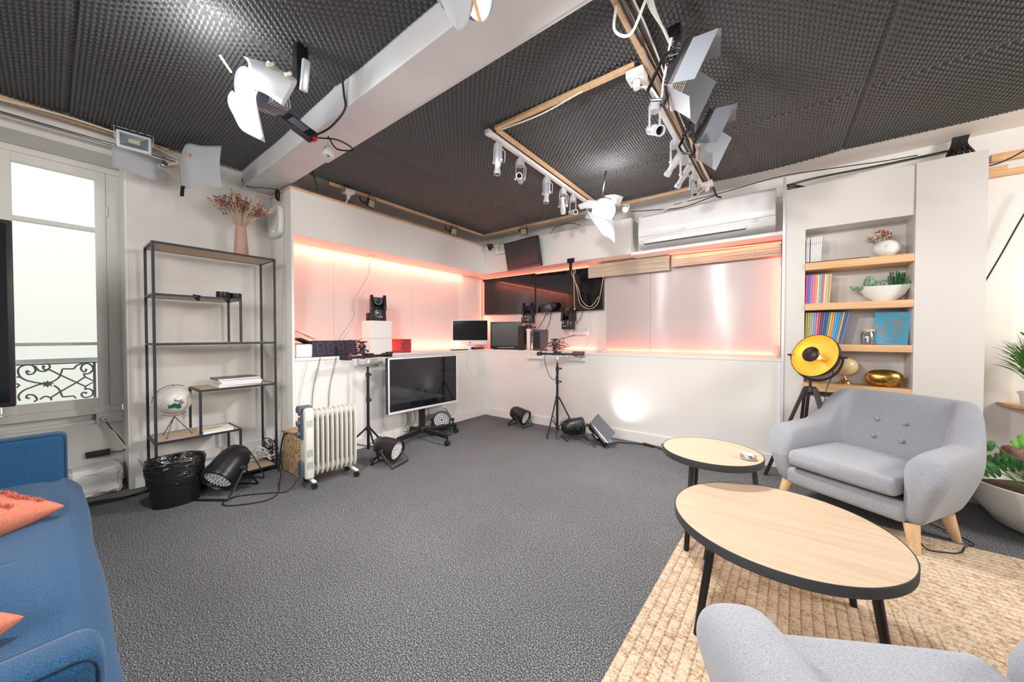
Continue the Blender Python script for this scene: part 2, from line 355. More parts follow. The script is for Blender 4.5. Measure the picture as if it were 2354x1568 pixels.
def text(s, size, m, parent, loc, rot=(PI/2, 0, 0), name='lettering', depth=.0006, align='CENTER', sx=1):
    cu = bpy.data.curves.new('t', 'FONT'); cu.body = s; cu.size = size; cu.extrude = depth; cu.align_x = align; cu.align_y = 'CENTER'; cu.resolution_u = 2
    t = bpy.data.objects.new('t', cu); C.objects.link(t); dg = bpy.context.evaluated_depsgraph_get()
    me = bpy.data.meshes.new_from_object(t.evaluated_get(dg)); bpy.data.objects.remove(t)
    me.materials.clear(); me.materials.append(M[m] if isinstance(m, str) else m)
    o = bpy.data.objects.new(name, me); C.objects.link(o); o.parent = parent; o.location = loc; o.rotation_euler = rot; o.scale = (sx, 1, 1); return o
def T(x, y, z, rx=0, ry=0, rz=0): return Matrix.Translation((x, y, z)) @ Euler((rx, ry, rz)).to_matrix().to_4x4()
# =============== ROOM SHELL ===============
XA, YB, ZS, ZT, ZL = -3.645, 4.13, 2.21, 2.63, 1.03
def sbox(name, m, *b, bev=0, **k):
    mb = MB()
    for q in b: mb.box(*q)
    return struct(mb.build(name, m, smooth=False, bev=bev, **k))
struct(MB().box(-4.6, 4.0, -4.5, 4.6, -.1, 0).build('floor', 'carpet', smooth=False))
sbox('ceiling', 'ceil', (-4.65, 4.1, -4.6, 4.7, 2.875, 3.0))
sbox('ceiling', 'wall', (-.55, 4.0, 4.16, 4.489, 2.845, 2.874))
sbox('trim_1', 'beam', (-4.149, 4.0, 1.14, 1.40, 2.68, 2.874), bev=.006)
sbox('trim_2', 'beam', (-3.0, 4.0, 1.401, 1.425, 2.69, 2.72))
# left (window) wall
sbox('wall_left', 'wall2', (-4.6, -4.15, .39, 4.6, 0, 2.874), (-4.6, -4.15, -1.25, .39, 2.65, 2.874), (-4.6, -4.15, -4.5, -1.25, 0, 2.874), (-4.6, -4.52, -1.25, .39, 0, .60))
sbox('wall_back', 'wall', (-4.149, 4.0, 4.49, 4.6, 0, 2.874))
sbox('wall_right', 'wall', (4.0, 4.1, -4.5, 4.6, 0, 2.874)); sbox('wall_rear', 'wall', (-4.6, 4.0, -4.6, -4.5, 0, 2.874))
# studio lining of the left wall: knee wall, end panel, soffit
sbox('wall_partition', 'wall', (-4.149, XA, 1.383, 1.405, 0, ZT))
sbox('wall_niche', 'wall', (XA-.04, XA, 1.406, YB, 0, 1.0), (-4.0, XA, 1.406, YB+.359, ZS, ZT))
sbox('trim_3', 'batten', (XA-.03, XA, 1.38, YB-.03, ZT+.001, ZT+.024)); sbox('trim_4', 'batten', (-4.148, XA-.032, 1.385, 1.41, ZT+.001, ZT+.03))
sbox('trim_5', 'white', (-4.0, XA+.008, 1.406, YB-.001, 1.001, ZL), (-4.0, .05, YB-.008, 4.489, 1.0, ZL), bev=.003)
sbox('wall_knee', 'wall', (XA-.039, .049, YB, YB+.04, 0, .999))
sbox('wall_soffit', 'wall', (XA+.001, -1.36, YB, 4.489, ZS, ZT), (-1.359, .049, YB, 4.489, 2.19, 2.222), (-1.359, .049, 4.40, 4.489, 2.223, 2.66), (-1.359, .049, 4.38, 4.399, 2.62, 2.67))
# ribbed polycarbonate lining
def panels(name, m, boxes):
    for b in boxes: struct(MB().box(*b).build(name, m, smooth=False))
panels('wall_lining', 'poly', [(-4.03, -4.004, 1.407, 1.95, ZL+.001, ZS-.001), (-4.03, -4.004, 1.952, 3.0, ZL+.001, ZS-.001), (-4.03, -4.004, 3.002, 3.9, ZL+.001, ZS-.001)])
sbox('wall_lining', 'wall', (-4.03, -4.004, 3.902, 4.488, ZL+.001, ZS-.001))
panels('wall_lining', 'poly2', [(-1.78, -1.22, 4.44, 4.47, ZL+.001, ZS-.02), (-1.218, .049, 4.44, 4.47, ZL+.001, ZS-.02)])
# baseboards
sbox('baseboard_left', 'wall', (XA+.001, XA+.014, 1.42, YB-.014, 0, .115), bev=.003); sbox('baseboard_back', 'wall', (XA+.002, .049, YB-.014, YB-.001, 0, .115), bev=.003)
sbox('baseboard_right', 'white', (1.24, 4.0, 4.47, 4.489, 0, .2))
# post and bookcase wall
sbox('trim_6', 'silver', (.05, .071, 4.10, 4.2, 0, 2.715))
sbox('wall_bookcase', 'panel', (.073, .215, YB, YB+.02, 0, 2.594), (.215, .8775, YB, YB+.02, 2.205, 2.594), (.215, .8775, YB, YB+.02, 0, .70), (.20, .216, YB+.02, 4.36, .70, 2.205), (.8775, .893, YB+.021, 4.36, .70, 2.205), (.20, .893, 4.36, 4.38, .68, 2.22), (.216, .8775, YB+.02, 4.36, 2.206, 2.22), (.216, .8775, YB+.02, 4.36, .68, .70))
sbox('wall_bookcase', 'panel', (.8795, 1.231, YB-.006, YB+.018, 0, 2.603)); sbox('trim_7', 'batten', (.9, 1.15, YB+.02, YB+.07, 2.585, 2.61))
for i, (a, b, c, d, e, f) in enumerate([(1.34, 3.9, 4.445, 4.488, 2.60, 2.66), (1.2, 1.42, 4.45, 4.488, 2.53, 2.562), (1.2, 3.9, 4.445, 4.488, 2.485, 2.528)]): sbox('trim_%d' % (8+i), 'pine', (a, b, c, d, e, f))
# fold at ceiling edge, window side trim
# =============== WINDOW ===============
wm = MB()
wm.box(-4.56, -4.471, .301, .389, .656, 2.599).box(-4.56, -4.47, -1.25, .389, 2.60, 2.649)
wm.box(-4.56, -4.46, -1.25, .37, .60, .655)
win = struct(wm.build('window_1', 'woodwork', smooth=False, bev=.004))
win['label'] = 'tall cream casement window frame in the left wall embrasure'
for y0, y1 in ((-.21, .30), (-.73, -.22), (-1.25, -.74)):
    s = MB().box(-4.53, -4.475, y0, y0+.058, .66, 2.60).box(-4.53, -4.475, y1-.06, y1, .66, 2.60)
    for z0, z1 in ((.66, .73), (1.168, 1.192), (2.10, 2.135), (2.53, 2.60)): s.box(-4.528, -4.477, y0+.05, y1-.05, z0, z1)
    s.build('casement', 'woodwork', win, smooth=False, bev=.004)
    MB().box(-4.508, -4.504, y0+.05, y1-.05, .72, 2.54).build('pane', 'glass', win, smooth=False)
for z in (.86, 1.55, 2.28): MB().cyl((-4.468, .305, z-.045), (-4.468, .305, z+.045), .008, seg=10).build('hinge', 'woodwork', win)
sbox('wall_window', 'woodwork', (-4.518, -4.49, -1.25, .389, .001, .548), (-4.489, -4.48, -1.2, .36, .52, .55), bev=.003)
sbox('trim_11', 'woodwork', (-4.469, -4.155, .374, .3895, .001, 2.649))
# balcony railing outside
RAILC = [[(-0.096,0.955),(-0.101,0.958),(-0.106,0.962),(-0.11,0.965),(-0.112,0.964),(-0.113,0.959),(-0.112,0.95),(-0.109,0.941),(-0.106,0.936),(-0.1,0.934),(-0.093,0.935),(-0.086,0.937),(-0.08,0.941),(-0.076,0.947),(-0.072,0.955),(-0.07,0.964),(-0.07,0.973),(-0.072,0.982),(-0.075,0.992),(-0.08,1.0),(-0.086,1.007),(-0.094,1.01),(-0.104,1.012),(-0.115,1.011),(-0.124,1.009),(-0.131,1.005),(-0.139,0.999),(-0.145,0.992),(-0.149,0.983),(-0.151,0.973),(-0.152,0.96),(-0.15,0.948),(-0.148,0.936),(-0.143,0.924),(-0.138,0.913),(-0.13,0.903),(-0.12,0.893),(-0.107,0.884),(-0.091,0.876),(-0.075,0.868),(-0.059,0.862),(-0.046,0.858),(-0.034,0.854),(-0.022,0.852),(-0.011,0.853),(0.0,0.856),(0.011,0.863),(0.021,0.87),(0.03,0.878),(0.036,0.884),(0.042,0.891),(0.046,0.899),(0.05,0.909),(0.054,0.922),(0.058,0.936),(0.061,0.952),(0.064,0.967)],[(-0.021,0.99),(-0.025,0.992),(-0.028,0.994),(-0.031,0.996),(-0.033,0.995),(-0.034,0.99),(-0.033,0.983),(-0.031,0.975),(-0.029,0.97),(-0.025,0.967),(-0.021,0.966),(-0.016,0.967),(-0.012,0.968),(-0.008,0.972),(-0.003,0.977),(-0.0,0.982),(0.001,0.988),(0.0,0.995),(-0.002,1.003),(-0.006,1.009),(-0.011,1.014),(-0.017,1.014),(-0.024,1.013),(-0.031,1.01),(-0.038,1.007)],[(-0.072,1.002),(-0.068,0.991),(-0.064,0.981),(-0.06,0.971),(-0.056,0.964),(-0.05,0.959),(-0.043,0.955),(-0.036,0.954),(-0.029,0.953),(-0.023,0.955),(-0.017,0.959),(-0.01,0.964),(-0.004,0.968)],[(0.184,0.957),(0.186,0.955),(0.189,0.953),(0.191,0.951),(0.192,0.948),(0.19,0.944),(0.188,0.938),(0.184,0.933),(0.18,0.932),(0.176,0.934),(0.17,0.94),(0.165,0.947),(0.162,0.955),(0.162,0.963),(0.163,0.972),(0.166,0.981),(0.17,0.989),(0.175,0.995),(0.182,1.0),(0.188,1.004),(0.195,1.005),(0.202,1.002),(0.21,0.996),(0.217,0.988),(0.223,0.981),(0.226,0.973),(0.228,0.963),(0.229,0.954),(0.228,0.945),(0.224,0.937),(0.218,0.929),(0.212,0.922),(0.205,0.916),(0.199,0.914),(0.192,0.914),(0.184,0.914),(0.177,0.915)],[(0.124,0.962),(0.128,0.97),(0.131,0.977),(0.135,0.985),(0.141,0.991),(0.148,0.996),(0.156,0.999),(0.165,1.002),(0.173,1.006)],[(-0.099,0.742),(-0.104,0.743),(-0.109,0.744),(-0.113,0.745),(-0.115,0.748),(-0.116,0.754),(-0.115,0.761),(-0.112,0.767),(-0.108,0.771),(-0.102,0.772),(-0.094,0.771),(-0.086,0.768),(-0.08,0.763),(-0.075,0.756),(-0.07,0.747),(-0.067,0.737),(-0.066,0.729),(-0.068,0.723),(-0.071,0.719),(-0.076,0.715),(-0.081,0.711)],[(-0.146,0.729),(-0.148,0.739),(-0.151,0.749),(-0.152,0.76),(-0.152,0.769),(-0.149,0.779),(-0.144,0.789),(-0.138,0.798),(-0.131,0.806),(-0.124,0.812),(-0.116,0.817),(-0.108,0.822),(-0.098,0.826),(-0.087,0.832),(-0.074,0.839),(-0.062,0.845),(-0.05,0.849),(-0.039,0.851),(-0.03,0.852),(-0.02,0.852),(-0.011,0.853)],[(0.019,0.833),(0.025,0.825),(0.032,0.817),(0.038,0.808),(0.044,0.797),(0.049,0.782),(0.053,0.766),(0.057,0.748),(0.061,0.731)],[(-0.052,0.727),(-0.045,0.733),(-0.039,0.74),(-0.033,0.745),(-0.027,0.748),(-0.02,0.747),(-0.012,0.742),(-0.005,0.737),(0.0,0.732),(0.003,0.727),(0.004,0.721),(0.004,0.716),(0.005,0.71)],[(0.183,0.74),(0.185,0.742),(0.187,0.744),(0.189,0.746),(0.189,0.748),(0.187,0.75),(0.183,0.752),(0.179,0.754),(0.175,0.754),(0.171,0.753),(0.167,0.751),(0.164,0.747),(0.162,0.743),(0.162,0.737),(0.163,0.729),(0.166,0.722),(0.169,0.716),(0.174,0.712),(0.179,0.71),(0.185,0.708),(0.191,0.708),(0.198,0.71),(0.206,0.713),(0.214,0.717),(0.219,0.722),(0.223,0.729),(0.225,0.738),(0.226,0.748),(0.225,0.756),(0.222,0.764),(0.216,0.771),(0.21,0.777),(0.203,0.781),(0.197,0.783),(0.19,0.784),(0.183,0.784),(0.176,0.785)],[(-0.004,0.968),(0.051,0.917),(0.182,0.806),(0.187,0.774)],[(0.0,0.732),(0.049,0.775),(0.133,0.841),(0.183,0.888),(0.175,0.919)],[(0.183,0.888),(0.235,0.843),(0.184,0.805)],[(0.064,0.967),(0.124,0.962)],[(0.061,0.731),(0.121,0.73),(0.131,0.708)],[(-0.159,0.921),(-0.143,0.915)],[(-0.16,0.869),(-0.146,0.852),(-0.16,0.834)]]
rail = thing('balcony_railing', 'grey wrought iron balcony railing with scrolls seen through the lower window pane', 'railing', (-4.78, 0, .0))
MB().box(-.03, .05, -1.4, .38, 1.022, 1.062).build('handrail', 'grayplastic', rail, bev=.008)
im = MB()
for c in RAILC:
    im.tube([(0, y, z) for y, z in c], .0062, 6); im.tube([(0, -.44-y, z) for y, z in c], .0062, 6)
im.build('scrollwork', 'iron', rail)
MB().box(-.008, .008, -1.4, .38, 1.008, 1.018).box(-.008, .008, -1.4, .38, .62, .635).box(-.008, .008, .228, .244, .4, 1.01).box(-.008, .008, -.225, -.210, .4, 1.01).build('frame', 'iron', rail)
ro = MB()
for k in range(8):
    a = k*PI/4; ro.tube([(.008, -.013, .849), (.014, -.013+.032*math.cos(a), .849+.032*math.sin(a)*.9)], [.012, .002], 6)
ro.build('rosette', 'iron', rail)
tag(MB().box(-9.1, -9, -8, 6, -3, 7).build('building_facade', mat('facade_plaster', (.78, .77, .74), .9), smooth=False), 'pale plaster building front across the street outside the window', 'building')
area('daylight', (-6.2, -1, 9), (-9, -.5, 1.5), 5, 5, 620, (1, 1, .98))
# =============== FOAM ===============
def foam(name, x0, x1, y0, y1, label, z=2.848, p=.042, amp=.0085, seed=0, seams=()):
    st = p/6; nx = int((x1-x0)/st)+1; ny = int((y1-y0)/st)+1
    X, Y = np.meshgrid(x0+np.arange(nx)*st, y0+np.arange(ny)*st, indexing='ij')
    sag = .012*np.sin(X*2.1+seed)*np.sin(Y*1.7+seed*2)+.006*np.sin(X*5.3+Y*2.2+seed)
    Z = z+amp*2*np.sin(2*PI*X/p)*np.sin(2*PI*Y/p)-amp*.3*np.abs(np.sin(2*PI*X/p)*np.sin(2*PI*Y/p))+sag
    for ax, c in seams:
        d = np.abs((X if ax == 0 else Y)-c); Z = np.where(d < .012, Z+.014, Z); Z += .008*np.exp(-(d/.08)**2)
    Z = np.minimum(Z, 2.872)
    co = np.stack([X, Y, Z], -1).reshape(-1, 3).astype(np.float32)
    i = np.arange((nx-1)*(ny-1)); a = (i//(ny-1))*ny+i % (ny-1)
    f = np.stack([a, a+1, a+ny+1, a+ny], -1).astype(np.int32)
    me = bpy.data.meshes.new(name); me.vertices.add(len(co)); me.vertices.foreach_set('co', co.ravel())
    me.loops.add(f.size); me.loops.foreach_set('vertex_index', f.ravel())
    me.polygons.add(len(f)); me.polygons.foreach_set('loop_start', np.arange(len(f), dtype=np.int32)*4)
    try: me.polygons.foreach_set('loop_total', np.full(len(f), 4, dtype=np.int32))
    except Exception: pass
    me.polygons.foreach_set('use_smooth', np.ones(len(f), dtype=bool)); me.update(); me.validate()
    me.materials.append(M['foam']); o = bpy.data.objects.new(name, me); C.objects.link(o)
    return tag(o, label, 'acoustic foam')
foam('acoustic_foam', -4.10, 1.6, -1.3, 1.137, 'charcoal egg crate foam covering the ceiling bay on the window side of the beam', seed=0, seams=((0, -2.3), (0, -.35), (1, .1)))
foam('acoustic_foam', -3.69, -.57, 1.43, 4.14, 'charcoal egg crate foam on the ceiling between the beam and the wooden cable batten', seed=1.3, seams=((0, -2.75), (1, 3.35)))
foam('acoustic_foam', -.55, 2.4, 1.43, 4.16, 'charcoal egg crate foam on the ceiling right of the wooden cable batten', seed=2.2, seams=((0, .45), (1, 3.2)))
# =============== CEILING BATTENS, TRACKS ===============
def batten(name, a, b, wd, h, label, m='batten'):
    a = Vector(a); b = Vector(b); d = (b-a); L = d.length; ang = math.atan2(d.y, d.x)
    o = MB().box(0, L, -wd/2, wd/2, 0, h).build(name, m, smooth=False, bev=.002); o.location = a; o.rotation_euler = (0, 0, ang); return tag(o, label, 'batten')
batten('wooden_batten', (-.60, 1.43, 2.79), (-.555, 4.12, 2.79), .045, .03, 'long pine batten on the ceiling carrying the bundle of cables')
batten('wooden_batten', (-1.70, 2.05, 2.80), (-.66, 2.06, 2.80), .035, .025, 'short pine batten crossing the foam from outlet box to left track')
batten('wooden_batten', (-1.70, 2.07, 2.80), (-1.70, 3.86, 2.80), .03, .025, 'pine batten backing the left white lighting track')
batten('wooden_batten', (-3.68, 1.75, 2.80), (-3.68, 4.12, 2.80), .03, .03, 'pine batten edging the foam above the left soffit')
batten('wooden_batten', (-3.66, 4.15, 2.80), (-.62, 4.15, 2.80), .03, .03, 'pine batten edging the foam above the back wall')
batten('wooden_batten', (-4.02, -.9, 2.785), (-4.08, .62, 2.785), .04, .025, 'pine batten under the foam above the window')
def track(a, b, label):
    a = Vector(a); b = Vector(b); L = (b-a).length; t = thing('lighting_track', label, 'lighting track', a, math.atan2(b.y-a.y, b.x-a.x))
    MB().box(0, L, -.018, .018, 0, .03).build('rail', 'whiteplastic', t, smooth=False, bev=.003)
    MB().box(-.05, .0, -.021, .021, -.004, .03).build('end_cap', 'whiteplastic', t, smooth=False, bev=.003); MB().box(L, L+.04, -.021, .021, -.004, .03).build('end_cap', 'whiteplastic', t, smooth=False, bev=.003)
    return t
track((-1.745, 2.05, 2.77), (-1.745, 3.83, 2.77), 'left white lighting track, carrying five white spotlights')
track((-.64, 2.16, 2.77), (-.61, 3.93, 2.77), 'right white lighting track under the cable batten, carrying four spotlights')
def spotlight(loc, tilt, rz, label, fork=.13, length=.16, r=.026, snoot=.02, thru=0):
    t = thing('track_spotlight', label, 'spotlight', loc, rz, 'white track spotlights on the ceiling')
    MB().cyl((0, 0, 0), (0, 0, -.035), .014).build('adapter', 'grayplastic', t)
    MB().cyl((0, 0, -.03), (0, 0, -.085), .030, .033, 20).build('transformer', 'grayplastic', t)
    p = -fork-.03
    for s in (-1, 1):
        MB().box(s*.034-.003, s*.034+.003, -.011, .011, p-.01, -.045).build('fork_arm', 'grayplastic', t, bev=.002)
        MB().cyl((s*.034, 0, p), (s*.046, 0, p), .008, seg=10).build('knob', 'whiteplastic', t)
    R4 = T(0, 0, p, tilt)
    b = MB(); b.lathe([(0, -length*.5), (r*.8, -length*.5), (r, -length*.42), (r, length*.15), (r*.82, length*.18), (r*.82, length*.38), (r*1.02, length*.40), (r*1.02, length*.55), (r*.8, length*.55), (r*.78, length*.42), (0, length*.42)], R4, 24)
    b.build('lamp_barrel', 'grayplastic', t)
    MB().lathe([(r*.76, length*.43), (0, length*.435)], R4, 20).build('lens', 'screen', t)
    MB().tube([(.03, .01, -.06), (.05, .03, -.09), (.04, .04, p), (.01, .03, p)], .003, 6).build('wire', 'cablew', t); return t
S = [((-1.745, 2.13, 2.77), PI-.05, 0, 'white track spotlight pointing straight down, first on the left track', .13, .19),
     ((-1.745, 2.43, 2.77), PI/2+.15, .55, 'white track spotlight swung towards the room, second on the left track', .16, .17),
     ((-1.745, 2.86, 2.77), PI-.05, 0, 'white track spotlight pointing down, third on the left track', .14, .17),
     ((-1.745, 3.18, 2.77), .35, .3, 'white track spotlight with lens turned up, fourth on the left track', .17, .16),
     ((-1.745, 3.40, 2.77), PI/2+.3, .9, 'white track spotlight facing right, last on the left track', .17, .15),
     ((-.63, 2.36, 2.77), PI-1.0, .7, 'largest white track spotlight, nearest the outlet box on the right track', .17, .17),
     ((-.625, 2.90, 2.77), PI+1.0, .9, 'slim white track spotlight pointing lower left, second on the right track', .17, .19),
     ((-.62, 3.22, 2.77), PI+.9, .9, 'long white track spotlight pointing left, third on the right track', .15, .19),
     ((-.615, 3.62, 2.77), PI-.5, .5, 'silver track spotlight with dark lens at the end of the right track', .13, .15)]
for a, ti, rz, lb, fk, ln in S: spotlight(a, ti, rz, lb, fk, ln, .032 if 'largest' in lb else .026)
def outlet_box(loc, rz, label):
    t = thing('outlet_box', label, 'power outlet', loc, rz); MB().box(-.05, .05, -.05, .05, 0, .045).build('box', 'whiteplastic', t, bev=.006)
    MB().lathe([(.0, -.001), (.028, -.001), (.032, -.008), (.036, 0)], None, 20).build('socket', 'white', t); MB().cyl((0, 0, -.05), (0, 0, 0), .018, .022).build('plug', 'whiteplastic', t)
    return t
outlet_box((-.66, 2.09, 2.742), 0, 'white ceiling outlet box with plug where the two battens meet')
outlet_box((-.555, 3.99, 2.742), 0, 'white ceiling outlet box at the far end of the cable batten')
# cables on the batten
for k, (dx, m, r) in enumerate([(.03, 'cableb', .007), (.045, 'cableb', .005), (.06, 'cablew', .005), (.018, 'cableg', .005)]):
    cable([(-.60+dx+.01*math.sin(y*3+k), y, 2.785-.012*math.sin(y*5+k)) for y in np.linspace(1.45, 3.95, 9)], ['thick black cable running along the right side of the ceiling batten', 'thinner black cable beside the ceiling batten', 'white cable clipped beside the ceiling batten', 'grey cable clipped to the ceiling batten'][k], r, m)
cable([(-.60, 3.95, 2.78), (-.52, 4.05, 2.76), (-.49, 4.13, 2.68), (-.45, 4.16, 2.66)], 'black cable dropping from the batten end behind the air conditioner', .008)
for k in range(3): cable([(-.42+.012*k, 1.45, 2.80), (-.47+.01*k, 1.62, 2.75), (-.44, 1.8+.02*k, 2.72), (-.42, 1.95, 2.70), (-.36, 2.06, 2.66)], ['outer', 'middle', 'inner'][k]+' one of three white cables hanging down to the larger light panel', .006, 'cablew', group='white cables to the light panel')
cable([(-.42, 1.86, 2.71), (-.50, 2.05, 2.65), (-.56, 2.22, 2.66), (-.60, 2.16, 2.71), (-.65, 2.11, 2.71)], 'white cable looping from the bundle down to the ceiling outlet box', .007, 'cablew')
cable([(-.47, 1.62, 2.75), (-.56, 1.68, 2.68), (-.63, 1.66, 2.72), (-.60, 1.60, 2.78)], 'short white cable loop hanging left of the light panel cables', .007, 'cablew')
cable([(-1.65, 2.06, 2.79), (-1.3, 2.05, 2.765), (-.98, 2.04, 2.785)], 'white flat cable taped along the short cross batten', .005, 'cablew')
cable([(-.56, 3.97, 2.73), (-.75, 4.05, 2.66), (-1.0, 4.07, 2.62), (-1.25, 4.10, 2.62)], 'white cable hanging from the far outlet box across the air conditioner', .005, 'cablew')
cable([(-.50, 4.12, 2.68), (-.8, 4.10, 2.62), (-1.1, 4.12, 2.66), (-1.36, 4.12, 2.70)], 'black cable hanging in front of the air conditioner top', .005)
cable([(-.9, 4.14, 2.68), (-.4, 4.13, 2.70), (.0, 4.12, 2.73), (.35, 4.16, 2.72), (.7, 4.2, 2.70), (.9, 4.2, 2.69)], 'thin black cable running above the post and the bookcase', .004)
cable([(.08, 4.2, 2.66), (.3, 4.30, 2.71), (.7, 4.42, 2.745), (1.0, 4.46, 2.76), (1.13, 4.4, 2.74), (1.14, 4.3, 2.68)], 'thick black cable clipped along the wall above the bookcase', .009)
for k in range(4): cable([(.08, 4.17+.02*k, 2.655-.012*k), (.13, 4.17+.02*k, 2.64-.012*k), (.22, 4.18+.02*k, 2.60)], ['lowest', 'lower middle', 'upper middle', 'topmost'][k]+' blue-black cable in the bunch beside the post top', .007, 'cableb', group='cable bunch at the post')
hb = MB()
for k in range(14): hb.tube(smooth_path([(1.08+.012*k, 4.3, 2.56), (1.09+.011*k, 4.36+.01*(k % 3), 2.68), (1.13+.006*k, 4.42, 2.78), (1.14+.006*k, 4.42, 2.85)]), .007, 6)
tag(hb.build('cable_harness', 'cableb'), 'thick black bundle of cables coming out of the ceiling hole above the right panel', 'cables')
# =============== SEATING ===============
def smooth01(t): t = max(0, min(1, t)); return t*t*(3-2*t)
def armchair(loc, rz, W, label, group=None, cat='armchair'):
    """front faces local -Y; W = outer width at arm height"""
    t = thing('armchair', label, cat, loc, rz)
    iw = W/2-.185; fd = -.31; bd = .22; rc = .07          # inner plan of the shell
    path = []
    for k in range(9): path.append((Vector((-iw, fd+(bd-rc-fd)*k/8, 0)), Vector((-1, 0, 0)), 0, (k/8)))
    for k in range(1, 6): a = PI-(PI/2)*k/6; path.append((Vector((-iw+rc+rc*math.cos(a), bd-rc+rc*math.sin(a), 0)), Vector((math.cos(a), math.sin(a), 0)), k/6, 1))
    nb = 9
    for k in range(nb): path.append((Vector((-iw+rc+(2*iw-2*rc)*k/(nb-1), bd, 0)), Vector((0, 1, 0)), 1, 1))
    path += [(Vector((-p.x, p.y, 0)), Vector((-n.x, n.y, 0)), b, a) for p, n, b, a in path[:14][::-1]]
    rows = []
    for i, (p, n, b, a) in enumerate(path):
        bb = smooth01(b*2.2); h = .565+.015*a-.015*(1-smooth01(a*4))+.235*bb; h = h if b < 1 else .815+.006*math.sin(PI*(i-14)/8)
        lean = .17*bb
        def q(off, z):
            l = lean*max(0, (z-.38))/.42
            bk = Vector((0, 1, 0))*l
            return p+n*off+bk+Vector((0, 0, z))
        tt = .160-.04*bb
        fr = 1-smooth01(a*5) if b == 0 else 0   # pull the arm front in at top and bottom
        row = [q(-.004, .20), q(.0, .15), q(.07, .148), q(.105-.01*bb, .22), q(tt+.008, .40), q(tt+.02, h-.10), q(tt+.010, h-.025), q(tt*.78, h+.004), q(tt*.28, h), q(.006, h-.030), q(-.010, h-.09), q(.0, .38)]
        if a < .3 and b == 0:
            for j, v in enumerate(row):
                zt = (v.z-.15)/.42; v.y += .11*(1-smooth01(zt*1.0))*0 + (.035*abs(zt-.35))*(1-a*3) + .02*smooth01((zt-.8)*5)
        rows.append(row)
    mb = MB(); V = [[mb.b.verts.new(v) for v in r] for r in rows]; m = len(rows[0])
    for A, B in zip(V, V[1:]):
        for j in range(m): l = (j+1) % m; mb.b.faces.new((A[j], A[l], B[l], B[j]))
    for E_, s in ((V[0], -1), (V[-1], -1)):
        c = sum((v.co for v in E_), Vector())/m; c2 = mb.b.verts.new(c+Vector((0, -.035, 0)))
        mid = [mb.b.verts.new(v.co*.55+c*.45+Vector((0, -.03, 0))) for v in E_]
        for j in range(m):
            l = (j+1) % m; mb.b.faces.new((E_[j], E_[l], mid[l], mid[j])); mb.b.faces.new((mid[j], mid[l], c2))
    mb.build('upholstered_shell', 'greyfab', t, sub=2)
    MB().box(-iw-.02, iw+.02, fd-.015, bd+.02, .152, .275, bev=.03).build('seat_rail', 'greyfab', t)
    MB().box(-iw+.006, iw-.006, fd+.03, bd-.01, .276, .292).build('seat_deck', 'blackmatte', t)
    cu = MB(); cu.box(-iw+.004, iw-.004, fd-.055, bd+.01, .293, .418, bev=.038)
    for v in cu.b.verts:
        if v.co.z > .35: v.co.z += .014*max(0, 1-(v.co.x/iw)**2)*max(0, 1-((v.co.y-(fd+bd)/2)/.30)**2)
    cu.build('seat_cushion', 'greyfab', t, sub=1)
    for x in (-.075, .075):
        for z, yy in ((.63, .105), (.51, .06)):
            MB().sphere((x, bd-.02+yy*.95, z), .016, 14, 8, sy=.5).build('button', 'greyfab', t)
    for x, y in ((-iw-.03, fd+.03), (iw+.03, fd+.03), (-iw-.05, .075), (iw+.05, .075)):
        MB().cyl((x*1.10, y+(.035 if y > 0 else -.035), 0), (x, y, .16), .021, .036, 24).build('leg', 'leg', t)
    return t
armchair((.515, 3.40, .0), -.555, .96, 'wide grey fabric armchair with four back buttons, in front of the bookcase')
armchair((.375, 1.03, .0), PI+.52, .94, 'grey fabric armchair seen from above, nearest the camera at the bottom edge', cat='armchair')

# blue sofa, front faces +Y
so = thing('sofa', 'blue fabric sofa with boxy piped arms along the left edge, under two coral cushions', 'sofa', (-2.13, -.38, 0))
HX = 1.19
def rbox(b, bev=.03): return MB().box(*b, bev=bev)
rbox((-HX+.1, HX-.1, -.5, .40, .12, .30)).build('base', 'bluefab', so)
# cushion with soft front edge and pleats
mb = MB(); P = []; n = 240; mm = 16
for i in range(n+1):
    r = []; u = i/n*2-1
    for j in range(mm*2+1):
        a = j/(mm*2); x = u*(HX-.115)
        if a < .62: y = -.38+.80*(a/.62); z = .425+.012*math.sin(PI*a/.62)
        else: th = (a-.62)/.38; y = .42+.05*math.sin(PI*th)+.0; z = .425-.16*th
        if a < .62: z -= .055*smooth01((a/.62-.86)/.14)*.35
        z += .006*math.sin(9*x+2*y) if a < .55 else 0
        y += .004*math.sin(7*x)*smooth01((a-.4)*4)
        for sx_ in (-.56, -.02, .30, .62):
            z -= .014*math.exp(-((x-sx_-.10*y)/.014)**2)*(1-smooth01((a-.35)/.2))
        r.append(Vector((x, y, z)))
    P.append(r)
mb.grid(P).build('seat_cushion', 'bluefab', so, solid=-.02)
MB().tube(smooth_path([(HX*(k/12*2-1)*.9, .408+.006*math.sin(k*2.3), .4300) for k in range(13)], 4), .0035, 6).build('piping', 'navy', so)
rbox((-HX+.1, HX-.1, -.62, -.40, .30, .85), .05).build('backrest', 'bluefab', so)
for s in (-1, 1):
    x0, x1 = sorted((s*HX, s*(HX-.12)))
    a = rbox((x0, x1, -.6, .435, .13, .70), .035).build('armrest', 'bluefab', so)
    for xx in (x0+.0102, x1-.0102): MB().tube([(xx, -.55, .6898), (xx, .40, .6898), (xx, .413, .684), (xx, .422, .672), (xx, .4248, .655), (xx, .4248, .2)], .0026, 6).build('piping', 'navy', a)
for x in (-HX+.1, HX-.1):
    for y in (-.5, .35): MB().cyl((x, y, 0), (x, y, .13), .02, .03).build('leg', 'leg', so)
